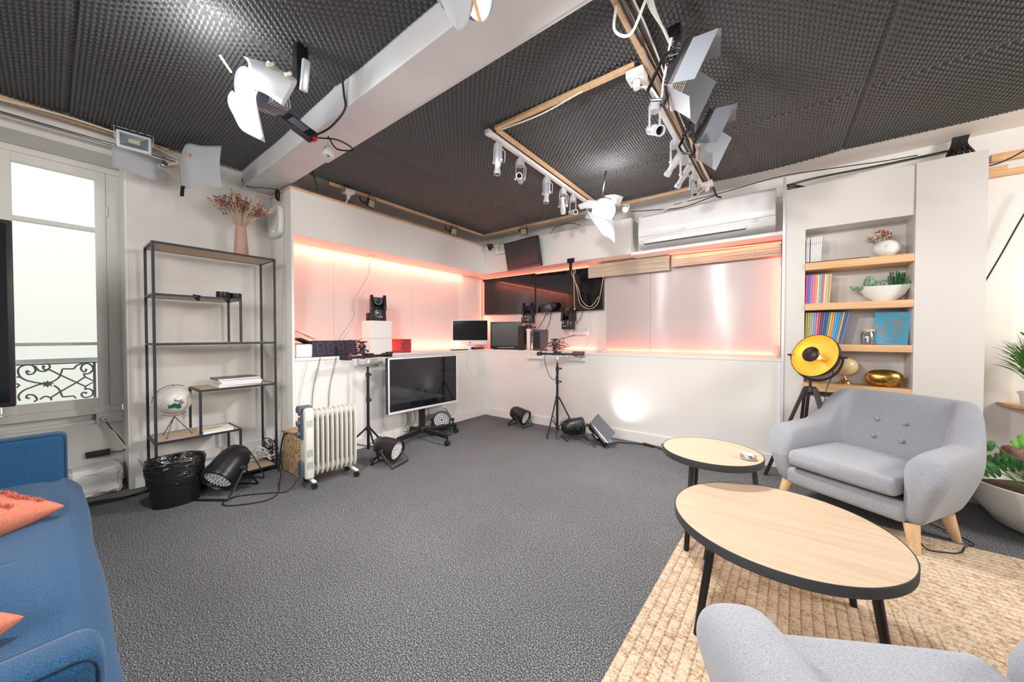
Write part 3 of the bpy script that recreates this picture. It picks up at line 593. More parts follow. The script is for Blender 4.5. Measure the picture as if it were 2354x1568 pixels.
def cushion(loc, rot, w_, h_, label):
    t = thing('cushion', label, 'cushion', loc, rot=rot, group='coral cushions on the blue sofa')
    n = 20; P = []; mb = MB()
    for s in (1, -1):
        G = []
        for i in range(n+1):
            r = []
            for j in range(n+1):
                u = i/n*2-1; v = j/n*2-1; e = (1-u*u)*(1-v*v)
                k = 1-.10*((1-abs(u))*(abs(v)**3)+(1-abs(v))*(abs(u)**3)) if 1 else 1
                r.append(Vector((u*w_/2*k, v*h_/2*k, s*.085*e**.42)))
            G.append(r)
        mb.grid(G)
    bmesh.ops.remove_doubles(mb.b, verts=mb.b.verts, dist=.0006)
    b = mb.build('cover', 'coral', t, sub=1)
    tf = MB(); rnd = random.Random(3)
    for k in range(900):
        row = k % 4; u = -.8+1.6*rnd.random(); v = (-.62+.42*row)+.07*math.sin(u*9)+.09*(rnd.random()-.5); e = (1-u*u)*(1-v*v); x, y, z = u*w_/2, v*h_/2, .085*e**.42
        tf.tube([(x, y, z-.004), (x+.012*(rnd.random()-.5), y+.012*(rnd.random()-.5), z+.012), (x+.02*(rnd.random()-.5), y+.02*(rnd.random()-.5), z+.010)], .0015, 4)
    tf.build('tufts', colmat((.60, .15, .10), .95, 'tuft'), t)['kind'] = 'stuff'; return t
cushion((-2.57, -.275, .515), (-.06, .10, .72), .46, .46, 'coral tufted cushion lying at the far end of the blue sofa')
cushion((-1.61, -.345, .515), (-.05, .08, .80), .44, .44, 'coral tufted cushion nearer the camera on the blue sofa')

# =============== TABLES ===============
def round_table(loc, R, H, feet, label, top_r=None):
    t = thing('coffee_table', label, 'coffee table', (*loc, 0))
    MB().lathe([(0, H-.028), (R-.004, H-.028), (R-.004, H-.001), (0, H-.001)], None, 96).build('table_top', 'tabletop', t)
    MB().lathe([(R-.0035, H-.040), (R, H-.038), (R+.001, H-.002), (R-.0005, H), (R-.004, H), (R-.004, H-.030), (R-.02, H-.040)], None, 96).build('rim', 'blackmatte', t)
    for (fx, fy), k in feet: MB().cyl((fx, fy, 0), (fx*k, fy*k, H-.04), .0135, .0165, 18).build('leg', 'blackmetal', t)
    return t
tb = round_table((.018, 1.923), .41, .43, [((-.265, -.325), .82), ((-.31, .245), .82), ((.285, .275), .82), ((.325, -.19), .84)], 'large round oak coffee table with black rim on the jute rug')
tb2 = round_table((-.309, 2.455), .272, .54, [((-.085, -.265), .80), ((.27, .03), .80), ((-.13, .24), .80)], 'smaller higher round coffee table with a chrome disc, behind the large table')
pk = thing('conference_speaker', 'small round chrome speaker puck on the smaller coffee table', 'speaker', (-.115, 2.405, .5405))
MB().lathe([(0, 0), (.036, 0), (.040, .006), (.040, .018), (.036, .024), (.0, .0255)], None, 40).build('body', 'steel', pk); MB().lathe([(0, .0256), (.030, .0256), (.0, .028)], None, 32).build('touch_cap', 'silver', pk)
# rug
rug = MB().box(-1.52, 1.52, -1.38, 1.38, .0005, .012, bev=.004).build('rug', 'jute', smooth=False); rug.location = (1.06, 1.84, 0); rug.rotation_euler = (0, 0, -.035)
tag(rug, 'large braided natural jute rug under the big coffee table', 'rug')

# =============== SHELF UNIT (left wall) ===============
sx0, sx1 = -4.06, -3.70     # back, front
st = thing('shelving_unit', 'open black metal shelving unit with stepped oak shelves against the left wall', 'shelving unit', (-3.88, .88, 0))
def L(b): x0, x1, y0, y1, z0, z1 = b; return (x0+3.88, x1+3.88, y0-.88, y1-.88, z0, z1)
b_ = .016
def bar(mb, *b): mb.box(*L(b))
def post(y, z0, z1):
    for x in (sx1-b_, sx0): mb = MB(); bar(mb, x, x+b_, y, y+b_, z0, z1); mb.build('post', 'charcoalmetal', st, smooth=False)
YL, YR = .465, 1.272
post(YL, 0, 1.955); post(YR-b_, 0, 1.955); post(.997, 1.19, 1.565); post(.722, .445, .80); post(.985, .05, .43)
def shelf(y0, y1, z, nm='shelf'):
    mb = MB()
    for x in (sx1-b_, sx0): bar(mb, x, x+b_, y0+b_, y1-b_, z-b_, z)
    for y in (y0, y1-b_): bar(mb, sx0+b_, sx1-b_, y, y+b_, z-b_, z)
    fr = mb.build('shelf_frame', 'charcoalmetal', st, smooth=False)
    mb = MB(); bar(mb, sx0+b_, sx1-b_, y0+b_, y1-b_, z-.0145, z-.0005); mb.build('shelf_board', 'shelfwood', fr, smooth=False)
for y0, y1, z in ((YL, YR, 1.955), (YL, 1.013, 1.566), (YL, YR, 1.188), (.722, YR, .805), (YL, 1.001, .438), (YL, YR, .045)): shelf(y0, y1, z)
# vase and dried flowers
va = MB().lathe([(0, 0), (.052, 0), (.055, .02), (.044, .20), (.041, .268), (.037, .268), (.038, .2), (.045, .03), (0, .02)], None, 32).build('vase', 'terracotta'); va.location = (-3.86, 1.055, 1.9555)
tag(va, 'tall terracotta pink vase on top of the black shelving unit', 'vase')
def bouquet(loc, label, n, spread, hgt, kinds, rad, name='dried_flower_bouquet'):
    t = thing(name, label, 'dried flowers', loc); rnd = random.Random(5); st_ = MB(); hd = {k: MB() for k in kinds}
    for i in range(n):
        a = rnd.random()*2*PI; sp = spread*(rnd.random()**.6); h = hgt*(1.05-.35*(sp/spread)**2)*(.8+.3*rnd.random())
        base = (rad*math.cos(a), rad*math.sin(a), 0); top = Vector((sp*math.cos(a)*.75, sp*math.sin(a)*1.15, h)); mid = Vector(base).lerp(top, .5)+Vector((0, 0, h*.06))
        pts = smooth_path([(-base[0]*.5, -base[1]*.5, -.12), base, mid, top], 3); st_.tube(pts, .0013, 4)
        k = kinds[i % len(kinds)]; m = hd[k]; d = (top-mid).normalized()
        for q in range(12 if k != 'drypeach' else 1):
            f = q/12; c = mid.lerp(top, .25+.78*f)+Vector((rnd.uniform(-.016, .016), rnd.uniform(-.016, .016), rnd.uniform(-.012, .012)))
            if k == 'drypeach': MB().tube([top, top+d*.015, top+d*.04, top+d*.055], [.004, .011, .009, .002], 6).build('bunny_tail_head', k, t)
            elif k == 'drywhite': e = c+Vector((rnd.uniform(-1, 1), rnd.uniform(-1, 1), rnd.uniform(-.2, 1))).normalized()*.025; m.tube([c, c.lerp(e, .5), e], [.001, .006, .001], 4, flat=.3)
            elif k == 'green2': e = c+Vector((rnd.uniform(-1, 1), rnd.uniform(-1, 1), rnd.uniform(-.5, 1))).normalized()*.035; (m.tube([c, c.lerp(e, .5), e], [.001, .011, .001], 5, flat=.2) if q % 4 == 0 else None)
            else: m.sphere(c, rnd.uniform(.003, .0075), 6, 4)
    st_.build('stems', 'drybeige', t)
    for k in dict.fromkeys(q for q in kinds if q != 'drypeach'): hd[k].build({'dryred': 'berry_sprays', 'drypeach': 'bunny_tail_heads', 'drybeige': 'seed_heads', 'drybrown': 'brown_sprays', 'drywhite': 'pale_leaves', 'green2': 'green_leaves'}[k], k, t)
    return t
bouquet((-3.86, 1.055, 2.225), 'bouquet of red and cream dried flowers in the terracotta vase', 120, .19, .26, ['drybeige', 'dryred', 'drywhite', 'drybrown', 'dryred', 'drypeach', 'drybrown', 'green2', 'drybeige'], .028)
for i, (y, z, lb) in enumerate([(.905, 1.5665, 'roll of black tape, left one on the second shelf'), (.955, 1.5665, 'roll of black tape, right one on the second shelf')]):
    o = MB().lathe([(.030, 0), (.045, 0), (.046, .003), (.046, .055), (.030, .055), (.030, 0)], None, 32).build('tape_roll', 'black'); o.location = (-3.80-.05*i, y+.05*i, z); tag(o, lb, 'tape roll', 'tape rolls')
for i, (y, lb) in enumerate([(.69, 'black tape strip stuck over the second shelf front, left piece'), (.885, 'black tape strip hanging below the tape rolls')]):
    o = MB().grid([[(-3.697, y, 1.575), (-3.697, y+.05, 1.57)], [(-3.697, y+.01, 1.545), (-3.697, y+.045, 1.55)], [(-3.70, y+.03, 1.525), (-3.70, y+.04, 1.525)]]).build('tape_strip', 'black', solid=.0015); tag(o, lb, 'tape')
o = MB().box(0, .03, 0, .055, 0, .005).build('green_clip', colmat((.05, .35, .2), .4)); o.location = (-3.80, .92, 1.1885); tag(o, 'small green clip lying on the middle shelf', 'clip')
# books
def book(loc, rz, w_, l_, h_, col, label, group=None, name='book', lean=None, parts=True, covm=None):
    t = thing(name, label, 'book' if name == 'book' else 'magazine', loc, rz, group, rot=(lean if lean else None))
    cm = covm or colmat(col)
    MB().box(-w_/2, w_/2, -l_/2, l_/2, 0, .0015).box(-w_/2, w_/2, -l_/2, l_/2, h_-.0015, h_).box(-w_/2, -w_/2+.0015, -l_/2, l_/2, .0015, h_-.0015).build('cover', cm, t, smooth=False)
    MB().box(-w_/2+.0016, w_/2-.002, -l_/2+.002, l_/2-.002, .0016, h_-.0016).build('pages', 'paper', t, smooth=False); return t
mosaic = mat('dark_mosaic_cover', (.1, .1, .1), .4); _tc = nd(mosaic, 'ShaderNodeTexCoord'); _v = nd(mosaic, 'ShaderNodeTexVoronoi', Scale=22); lk(mosaic, _tc.outputs['Object'], _v.inputs['Vector']); _h = nd(mosaic, 'ShaderNodeMix', data_type='RGBA', blend_type='MULTIPLY'); _h.inputs[0].default_value = 1; lk(mosaic, _v.outputs['Color'], _h.inputs[6]); _h.inputs[7].default_value = (.30, .16, .18, 1); lk(mosaic, _h.outputs[2], bsdf(mosaic).inputs['Base Color'])
for i, (dx, dy, rz) in enumerate([(0, 0, .04), (.01, .012, -.03), (.0, .02, .02), (-.006, .005, .05), (0, .0, .01)]):
    top = i == 4
    book((-3.86+dx, 1.0+dy, .8055+i*.0145), PI/2+rz, .30, .24, .0142, (.75, .75, .76), ['white paperback at the bottom of the stack on the low shelf', 'second white paperback from the bottom of the low shelf stack', 'middle white paperback of the low shelf stack', 'white paperback just under the patterned top book', 'white edged book with dark patterned cover topping the stack'][i], 'stack of books on the low shelf', covm=mosaic if top else None)
mg = book((-3.82, .845, .4385), PI/2, .20, .22, .022, (.78, .78, .78), 'white magazine with red and black title and a yellow oval, lying on the lowest step', name='magazine')
MB().lathe([(0, .0222), (.075, .0222), (0, .0226)], T(-.02, 0, 0), 32, sx=1, sy=.55).build('cover_oval', colmat((.55, .48, .12), .5), mg)
text('FRONT', .026, 'red', mg, (-.055, .068, .0226), (0, 0, 0), 'red_title', sx=1.0); text('POPULAIRE', .026, 'black', mg, (.045, .068, .0226), (0, 0, 0), 'black_title', sx=.75)
mg.rotation_euler = (0, 0, PI/2); 
# globe on tripod
gl = thing('desk_globe', 'white desk globe with a green continent on a thin tripod stand, on the shelving unit', 'globe', (-3.87, .60, .4385))
G = MB().sphere((0, 0, .285), .112, 32, 20).build('sphere', 'globe', gl)
A_ = MB()
for k in range(1): 
    P = []
    poly = [(-.05, .245), (-.045, .262), (-.03, .268), (-.018, .278), (.0, .272), (.004, .264), (.010, .277), (.018, .262), (.028, .252), (.026, .238), (.014, .228), (.0, .232), (-.012, .242), (-.03, .238), (-.044, .236)]
    A_.b.faces.new([A_.b.verts.new((math.sqrt(max(0, .1135**2-y*y-(z-.285)**2)), y, z)) for y, z in poly])
A_.build('green_continent', colmat((.01, .12, .07), .4), gl)
MB().tube([(-.0, .125*math.cos(a), .285+.125*math.sin(a)) for a in np.linspace(PI*.33, PI*1.02, 18)], .003, 6).tube([(0, .125*math.cos(a), .285+.125*math.sin(a)) for a in np.linspace(-PI*.68, -PI*.3, 10)], .003, 6).build('meridian_arc', 'darkgrey', gl)
MB().tube([(0, .0, .41), (0, 0, .397)], .006).tube([(0, .009*math.cos(a), .418+.009*math.sin(a)) for a in np.linspace(0, 2*PI, 12)], .0015, 5).build('top_ring', 'steel', gl)
for fx, fy in ((.09, -.06), (.03, .10), (-.09, -.05)): MB().cyl((fx, fy, .004), (0, 0, .155), .0035).sphere((fx, fy, .006), .006, 8, 6).build('leg', 'darkgrey', gl)
# magazines behind the bin
for i, (c, lb) in enumerate([((.75, .75, .75), 'white magazine at the bottom of the floor pile behind the bin'), ((.1, .4, .45), 'teal magazine in the floor pile behind the bin'), ((.65, .08, .08), 'red edged magazine in the floor pile behind the bin'), ((.12, .14, .45), 'blue magazine in the floor pile behind the bin'), ((.7, .7, .78), 'white magazine with blue title topping the floor pile behind the bin')]):
    book((-3.84, .80, .0455+.024*i), PI/2+.03*(i % 3), .26, .30, .023, c, lb, 'magazine pile behind the bin', name='magazine')
# wall things in the window corner
tr = MB().box(-4.475, -4.415, -1.2, .371, .03, .17).box(-4.149, -4.105, .50, 1.38, .04, .20).box(-4.104, -4.10, .50, 1.38, .10, .104)
struct(tr.build('trim_12', 'white', smooth=False, bev=.004))
wr = MB(); n = 18; rnd = random.Random(11); G = []
for i in range(n+1):
    G.append([Vector((-4.30+.15*math.sin(PI*i/n)*0+ .16*math.cos(2*PI*j/n), .52+.145*math.sin(2*PI*j/n), .01+.20*i/n))*1 for j in range(n+1)])
wb = MB().box(-.095, .14, -.14, .14, 0, .21, bev=.03); bmesh.ops.subdivide_edges(wb.b, edges=wb.b.edges, cuts=3, use_grid_fill=True)
for v in wb.b.verts: v.co += Vector((rnd.uniform(-1, 1), rnd.uniform(-1, 1), rnd.uniform(-1, 1)))*.007
wo = wb.build('wrapped_junction_box', 'white'); wo.location = (-4.27, .215+.0, .004); wo.location = (-4.30, .20, .004); tag(wo, 'lumpy white taped junction box on the floor below the window corner', 'junction box')
wo.location = (-4.31, .20, .004)
o = MB().box(0, .045, 0, .13, 0, .045, bev=.004).build('power_adapter', 'blackmatte'); o.location = (-4.478, .165, .245); o.location.z = .25; tag(o, 'black power adapter resting on the trunking under the window', 'adapter')
so_ = thing('wall_socket', 'double white wall socket with plugs below the window', 'power outlet', (-4.48, .30, .56), PI/2)
MB().box(-.075, .075, -.03, 0, -.04, .04, bev=.005).build('plate', 'whiteplastic', so_); MB().cyl((-.035, -.03, 0), (-.035, -.07, 0), .02, .016).build('plug', 'cream', so_)
cable([(-4.41, .27, .56), (-4.37, .29, .50), (-4.36, .36, .36), (-4.38, .37, .28), (-4.44, .29, .27)], 'thin black cord from the window socket to the black adapter', .004)
cable([(-4.40, .27, .55), (-4.36, .31, .45), (-4.28, .38, .30), (-4.12, .44, .235), (-4.05, .50, .22)], 'cream cord drooping from the window socket to the taped box', .007, 'cream')
for k in range(3): cable([(-4.30+.03*k, -.5, .012), (-4.10+.02*k, -.1, .012+.003*k), (-4.02+.03*k, .2, .012), (-3.95, .40+.01*k, .012+.004*k), (-4.07, .62, .012)], ['front', 'middle', 'rear'][k]+' black cable on the carpet below the window', .006, group='black cables below the window')
# waste bin
bn = thing('waste_bin', 'oval black waste bin with a crinkled black liner, left of the floor lamps', 'bin', (-3.555, .555, 0), PI/2-.12)
MB().lathe([(0, .002), (.106, .002), (.109, .01), (.129, .315), (.132, .322), (.128, .328), (.123, .32), (.104, .015), (0, .012)], None, 48, sx=1.2, sy=.86).build('bin_body', 'black', bn)
lin = MB(); G = []; rnd = random.Random(2)
for i, (r, z) in enumerate([(.106, .02+.0), (.117, .33), (.123, .342), (.134, .345), (.1395, .325), (.139, .29), (.136, .25), (.1335, .21), (.1305, .185), (.128, .17)]):
    G.append([Vector(((r+(.003*math.sin(7*t_+i*1.9)+.002*math.sin(19*t_-i)+rnd.uniform(-.0012, .0012))*(1 if i else .2))*1.2*math.cos(t_), (r+.003*math.sin(5*t_+i))*.86*math.sin(t_), z+.006*math.sin(4*t_+i)*(1 if i > 5 else .2))) for t_ in [2*PI*k/60 for k in range(61)]])
lin.grid(G).build('bin_liner', 'bag', bn)

# =============== PAR CANS ===============
def parcan(loc, rz, tilt, label, H=.16, s=1.0, roll=0):
    """lens looks along local -Y, pitched down by tilt"""
    t = thing('stage_par_light', label, 'stage light', loc, rz, 'black LED par cans on the floor'); R4 = T(0, 0, H, tilt+PI/2)   # lathe z -> -y
    MB().lathe([(0, -.16), (.045, -.155), (.075, -.13), (.092, -.08), (.098, -.02), (.100, .06), (.100, .085), (.086, .085), (.086, .06), (0, .06)], R4, 40).build('housing', 'black', t)
    MB().lathe([(.0865, .07), (.1035, .07), (.1045, .088), (.1035, .104), (.094, .108), (.089, .100), (.0865, .085)], R4, 40).build('bezel', 'blackmetal', t)
    le = MB(); pts = [(0, 0)]
    for ring, nn in ((1, 6), (2, 12), (3, 18), (4, 24)):
        for k in range(nn): a = 2*PI*k/nn+.2*ring; pts.append((ring*.0195*math.cos(a), ring*.0195*math.sin(a)))
    for x, y in pts[1:]: le.lathe([(.0095, .062), (.0085, .082), (.0055, .088), (0, .0895)], R4 @ T(x, y, 0), 10)
    le.build('led_lenses', M['lensw'], t)
    MB().lathe([(.086, .0605), (0, .0606)], R4, 30).build('lens_plate', 'black', t)
    for a in (-.5, .0, .5):
        pass
    v = MB()
    for k in range(4): v.box(-.02+.0, .035, -.0, .004, -.03-.022*k, -.018-.022*k, R4 @ T(.0, -.1005, .03) @ Euler((0, 0, 0)).to_matrix().to_4x4())
    v.build('vents', 'blackmatte', t)
    for sgn in (-1, 1): MB().cyl((sgn*.10, 0, H), (sgn*.135, 0, H), .016, .013, 14).build('knob', 'blackmatte', t)
    fz = .006
    for yy, nm in ((-.13, 'front_yoke'), (.12, 'rear_yoke')):
        MB().tube([(-.118, 0, H), (-.118, yy, fz+.004), (-.11, yy*1.02, fz), (.11, yy*1.02, fz), (.118, yy, fz+.004), (.118, 0, H)], .008, 8, flat=.45).build(nm, 'blackmetal', t)
    MB().tube(smooth_path([(0, .10, H+.10), (.03, .14, H+.08), (.09, .17, H-.05), (.10, .2, .02), (.04, .22, .012), (-.05, .2, .012)]), .004, 6).build('power_cord', 'cableb', t)
    t.scale = (s, s, s)
    return t
M['lensw'] = mat('clear_led_lens', (.80, .80, .80), .15, .1)
parcan((-3.475, .84, 0), .62, .58, 'black LED par can tipped downward in front of the shelving unit', H=.165, s=1.18)
parcan((-2.99, 1.98, 0), 1.85, .15, 'black LED par can angled right on the carpet, in front of the left tripod', H=.15)
parcan((-3.40, 3.03, 0), .72, -.12, 'black LED par can behind the rolling screen base', H=.15, s=1.12)
parcan((-2.80, 3.91, 0), 1.55, .25, 'black LED par can near the corner of the two knee walls', H=.145)
parcan((-1.92, 3.80, 0), 2.35, -.05, 'black LED par can turned away under the right tripod', H=.15)

# =============== BASKET, RADIATOR ===============
bk = thing('wicker_basket', 'brown woven wicker basket with lid slightly open, beside the oil radiator', 'basket', (-3.50, 1.56-.17, 0), 0)
bk.location = (-3.475, 1.44, 0); bk.rotation_euler = (0, 0, 0)
MB().box(-.16, .16, -.15, .15, .003, .37, bev=.012).build('basket_body', 'wicker', bk)
MB().box(-.165, .165, -.16, .155, 0, .018, T(0, .0, .378, .06, -.10), bev=.006).build('lid', 'wicker', bk)
cable([(-3.50, 1.30, .375), (-3.55, 1.27, .34), (-3.60, 1.265, .22), (-3.62, 1.26, .08), (-3.60, 1.24, .012)], 'black cord coming out of the wicker basket', .007)
ra = thing('oil_radiator', 'cream oil filled radiator with grey control end, on castors', 'radiator', (-3.03, 1.405, 0), 0)
# long axis from control end (near, left) to far end; local y = along fins
ra.rotation_euler = (0, 0, -.10)
ra.location = (-3.06, 1.44, 0)
cp = MB().box(-.075, .075, -.205, -.135, .075, .655, bev=.02).build('control_column', 'cream', ra)
for z0 in (.16, .26, .50):
    for k in range(4): MB().box(.0752, .0762, -.190+.011*k, -.187+.011*k, z0, z0+.06).build('vent_slot', 'darkgrey', cp, smooth=False)
MB().box(-.055, .035, -.222, -.206, .40, .62, bev=.007).build('control_panel', 'darkgrey', ra)
MB().box(-.055, .035, -.235, -.135, .645, .668, bev=.009).box(-.055, .035, -.238, -.222, .612, .655, bev=.007).build('handle', 'darkgrey', ra)
for z in (.53, .44): MB().cyl((-.01, -.222, z), (-.01, -.245, z), .024, .02, 20).build('dial', 'darkgrey', ra)
MB().sphere((-.01, -.223, .585), .007, 8, 6).build('switch_light', 'orangeled', ra)
MB().box(-.05, .05, -.228, -.206, .09, .22, bev=.008).build('cord_box', 'darkgrey', ra)
for k in range(9):
    y = -.105+k*.0385; f = MB()
    pr = []
    for a in range(40):
        th = 2*PI*a/40; c, s_ = math.cos(th), math.sin(th); hx, hz = .072, .275; ex = 5
        r = (abs(c)**ex+abs(s_)**ex)**(-1/ex); pr.append((hx*r*c, .36+hz*r*s_))
    A = [f.b.verts.new((x, y-.005, z)) for x, z in pr]; B = [f.b.verts.new((x*.97, y+.005, .36+(z-.36)*.99)) for x, z in pr]
    f.b.faces.new(A[::-1]); f.b.faces.new(B)
    for a in range(40): q = (a+1) % 40; f.b.faces.new((A[a], A[q], B[q], B[a]))
    for zz in (.585, .135): f.cyl((0, y-.019, zz), (0, y+.019, zz), .033, .033, 20)
    for xx in (-.045, -.015, .015, .045): f.tube([(xx, y, .19), (xx, y, .53)], .008, 6)
    f.build('fin', 'cream', ra, bev=.0015)
for y in (-.15, .19):
    MB().box(-.115, .115, y-.015, y+.015, .05, .066, bev=.005).build('foot_bar', 'cream', ra)
    for x in (-.10, .10):
        c = MB().box(x-.013, x+.013, y-.012, y+.012, .025, .052, bev=.003).cyl((x-.016, y, .022), (x+.016, y, .022), .0215, .0215, 18).build('castor', 'black', ra)
cable([(-3.06, 1.20, .10), (-3.08, 1.12, .012), (-3.18, 1.02, .006), (-3.30, .86, .006), (-3.26, .76, .006), (-3.16, .78, .006), (-3.05, .95, .006), (-3.10, 1.06, .006), (-3.30, 1.14, .006), (-3.42, 1.2, .05), (-3.55, 1.26, .2)], 'black radiator cord looping over the carpet', .0045)
# =============== STANDS ===============
def light_stand(loc, rz, hj, hk, top, label, spread=.34, az=(.2, 2.3, 4.4)):
    t = thing('tripod_stand', label, 'tripod stand', loc, rz)
    MB().cyl((0, 0, .05), (0, 0, hk), .015).build('lower_tube', 'blackmetal', t)
    MB().cyl((0, 0, hk), (0, 0, top-.06), .0115).build('upper_tube', 'blackmetal', t)
    MB().cyl((0, 0, top-.06), (0, 0, top), .008).build('spigot', 'steel', t)
    for z in (hk, (hk+hj)/2+.02):
        c = MB().cyl((0, 0, z-.03), (0, 0, z+.02), .021).build('collar', 'blackmatte', t); MB().cyl((0, 0, z), (.045, 0, z), .007).sphere((.05, 0, z), .013, 10, 6).build('clamp_knob', 'blackmatte', c)
    MB().cyl((0, 0, hj-.02), (0, 0, hj+.015), .026).build('leg_hub', 'blackmatte', t)
    for a in az:
        f = (spread*math.cos(a), spread*math.sin(a), .008); h = (.024*math.cos(a), .024*math.sin(a), hj)
        g = MB().cyl(f, h, .0095).build('leg', 'blackmetal', t); MB().sphere(f, .013, 10, 6).build('rubber_foot', 'blackmatte', g)
        m_ = Vector(f).lerp(Vector(h), .45); MB().cyl(m_, (0, 0, .08), .005).build('brace', 'blackmetal', t)
    return t
light_stand((-3.41, 2.01, 0), 0, .27, .84, .985, 'black tripod stand carrying the camera slider, between radiator and rolling screen', .30, (-.2, 2.0, 4.1))
light_stand((-2.19, 3.86, 0), 0, .46, .83, .965, 'black tripod stand carrying the second slider, in front of the back knee wall', .26, (.45, 2.5, 4.75))
def slider(loc, rz, L_, label, head=True):
    t = thing('camera_slider', label, 'camera slider', loc, rz)
    MB().cyl((0, 0, -.04), (0, 0, .02), .02, .024).build('mount', 'whiteplastic', t)
    MB().box(-.07, .07, -.035, .035, -.0, .012, bev=.004).build('plate', 'silver', t)
    MB().box(-L_/2, L_/2, -.04, -.02, .016, .040, bev=.004).box(-L_/2, L_/2, .02, .04, .016, .040, bev=.004).box(-.1, .1, -.02, .02, .014, .038).build('rails', 'black', t)
    for s in (-1, 1): MB().box(s*L_/2-.025, s*L_/2+.025, -.06, .06, .006, .05, bev=.006).build('end_block', 'blackmatte', t)
    MB().cyl((-L_/2+.03, -.03, .05), (-L_/2+.03, -.03, .066), .012).build('brake_knob', 'red', t)
    MB().box(-.045, .045, -.045, .045, .042, .060, bev=.004).build('carriage', 'black', t); return t
slider((-3.41, 2.01, 1.0), PI/2+.25, .56, 'black camera slider with a red knob on the left tripod')
slider((-2.19, 3.86, .985), .35, .46, 'black camera slider on the right tripod, below the two robot cameras')
def fluid_head(loc, rz, label, h=.14):
    t = thing('camera_mount', label, 'tripod head', loc, rz)
    MB().cyl((0, 0, 0), (0, 0, .03), .03, .026).box(-.018, .018, -.022, .022, .028, h-.03, bev=.006).build('body', 'black', t)
    MB().box(-.045, .045, -.03, .03, h-.03, h-.015, bev=.003).build('top_plate', 'black', t); MB().cyl((-.035, 0, h*.5), (.035, 0, h*.5), .018).build('tilt_drum', 'blackmatte', t)
    MB().cyl((.02, -.03, h*.35), (.07, -.07, h*.2), .006).sphere((.075, -.075, h*.18), .013, 8, 6).build('handle', 'blackmatte', t); MB().box(-.004, .012, -.028, -.022, h*.5, h*.7).build('red_latch', 'red', t); return t
fluid_head((-3.44, 1.965, 1.062), .8, 'black fluid head on the left slider')
fluid_head((-2.22, 3.85, 1.048), .3, 'black fluid head on the right slider', .17)
bx = MB().box(-.07, .07, -.055, .055, 0, .05, bev=.004).build('control_box', colmat((.10, .03, .04), .4)); bx.location = (-1.93, 3.93, 1.0); bx.rotation_euler = (0, 0, .35); tag(bx, 'dark maroon control box on the right end of the right slider', 'control box')
bx = MB().box(-.04, .04, -.02, .02, 0, .02, bev=.003).build('battery_pack', 'blackmatte'); bx.location = (-3.34, 2.22, 1.051); bx.rotation_euler = (0, 0, PI/2+.25); tag(bx, 'black battery pack on the right end of the left slider', 'battery')
# wall arms under the ledge and on it
def wall_arm(loc, rz, L_, label, up=0):
    t = thing('wall_bracket', label, 'wall bracket', loc, rz)   # plate at local origin, arm along -x
    MB().lathe([(0, 0), (.045, 0), (.048, .006), (.040, .014), (0, .016)], T(0, 0, 0, PI/2), 28, sx=.7, sy=1.1).build('wall_plate', 'whiteplastic', t)
    MB().box(-L_, .01, -.075, -.03, -.028, .016, bev=.010).box(-.015, .015, -.06, -.01, -.02, .015, bev=.004).build('arm', 'whiteplastic', t)
    MB().cyl((-L_, -.052, -.03), (-L_, -.052, .045), .028, .026, 20).build('end_cup', 'whiteplastic', t)
    for z in (-.055, .055): MB().cyl((0, -.002, z), (0, -.012, z), .010, seg=12).build('screw_tab', 'whiteplastic', t)
    return t
wall_arm((-2.56, YB-.003, .945), 0, .22, 'empty white wall bracket just under the ledge, left of the right tripod')
wall_arm((-1.94, YB-.003, .945), 0, .24, 'white wall bracket under the ledge behind the right tripod')
wall_arm((-2.08, 4.485, 1.285), 0, .22, 'white wall bracket above the ledge holding the right robot camera')
wall_arm((XA+.002, 2.28, .955), PI/2, .30, 'white wall bracket on the left knee wall behind the slider')
wall_arm((XA+.50, YB-.003, 2.50), 0, .20, 'white wall bracket on the soffit left of the tilted monitor')
pb = thing('camera_post', 'upright white post bracket on the ledge holding the left robot camera', 'bracket', (-2.86, 4.20, ZL+.0005))
MB().box(-.035, .035, -.03, .03, 0, .012, bev=.003).build('foot', 'whiteplastic', pb); MB().box(-.024, .024, -.018, .018, .01, .30, bev=.006).build('post', 'whiteplastic', pb); MB().box(-.03, .03, -.022, .03, .27, .315, bev=.01).build('clamp', 'whiteplastic', pb); MB().cyl((-.0, -.018, .03), (0, -.024, .03), .010).build('key_hole', 'steel', pb)
fluid_head((-2.86, 4.20, ZL+.317), .9, 'small black ball head between white post and left robot camera', .075)
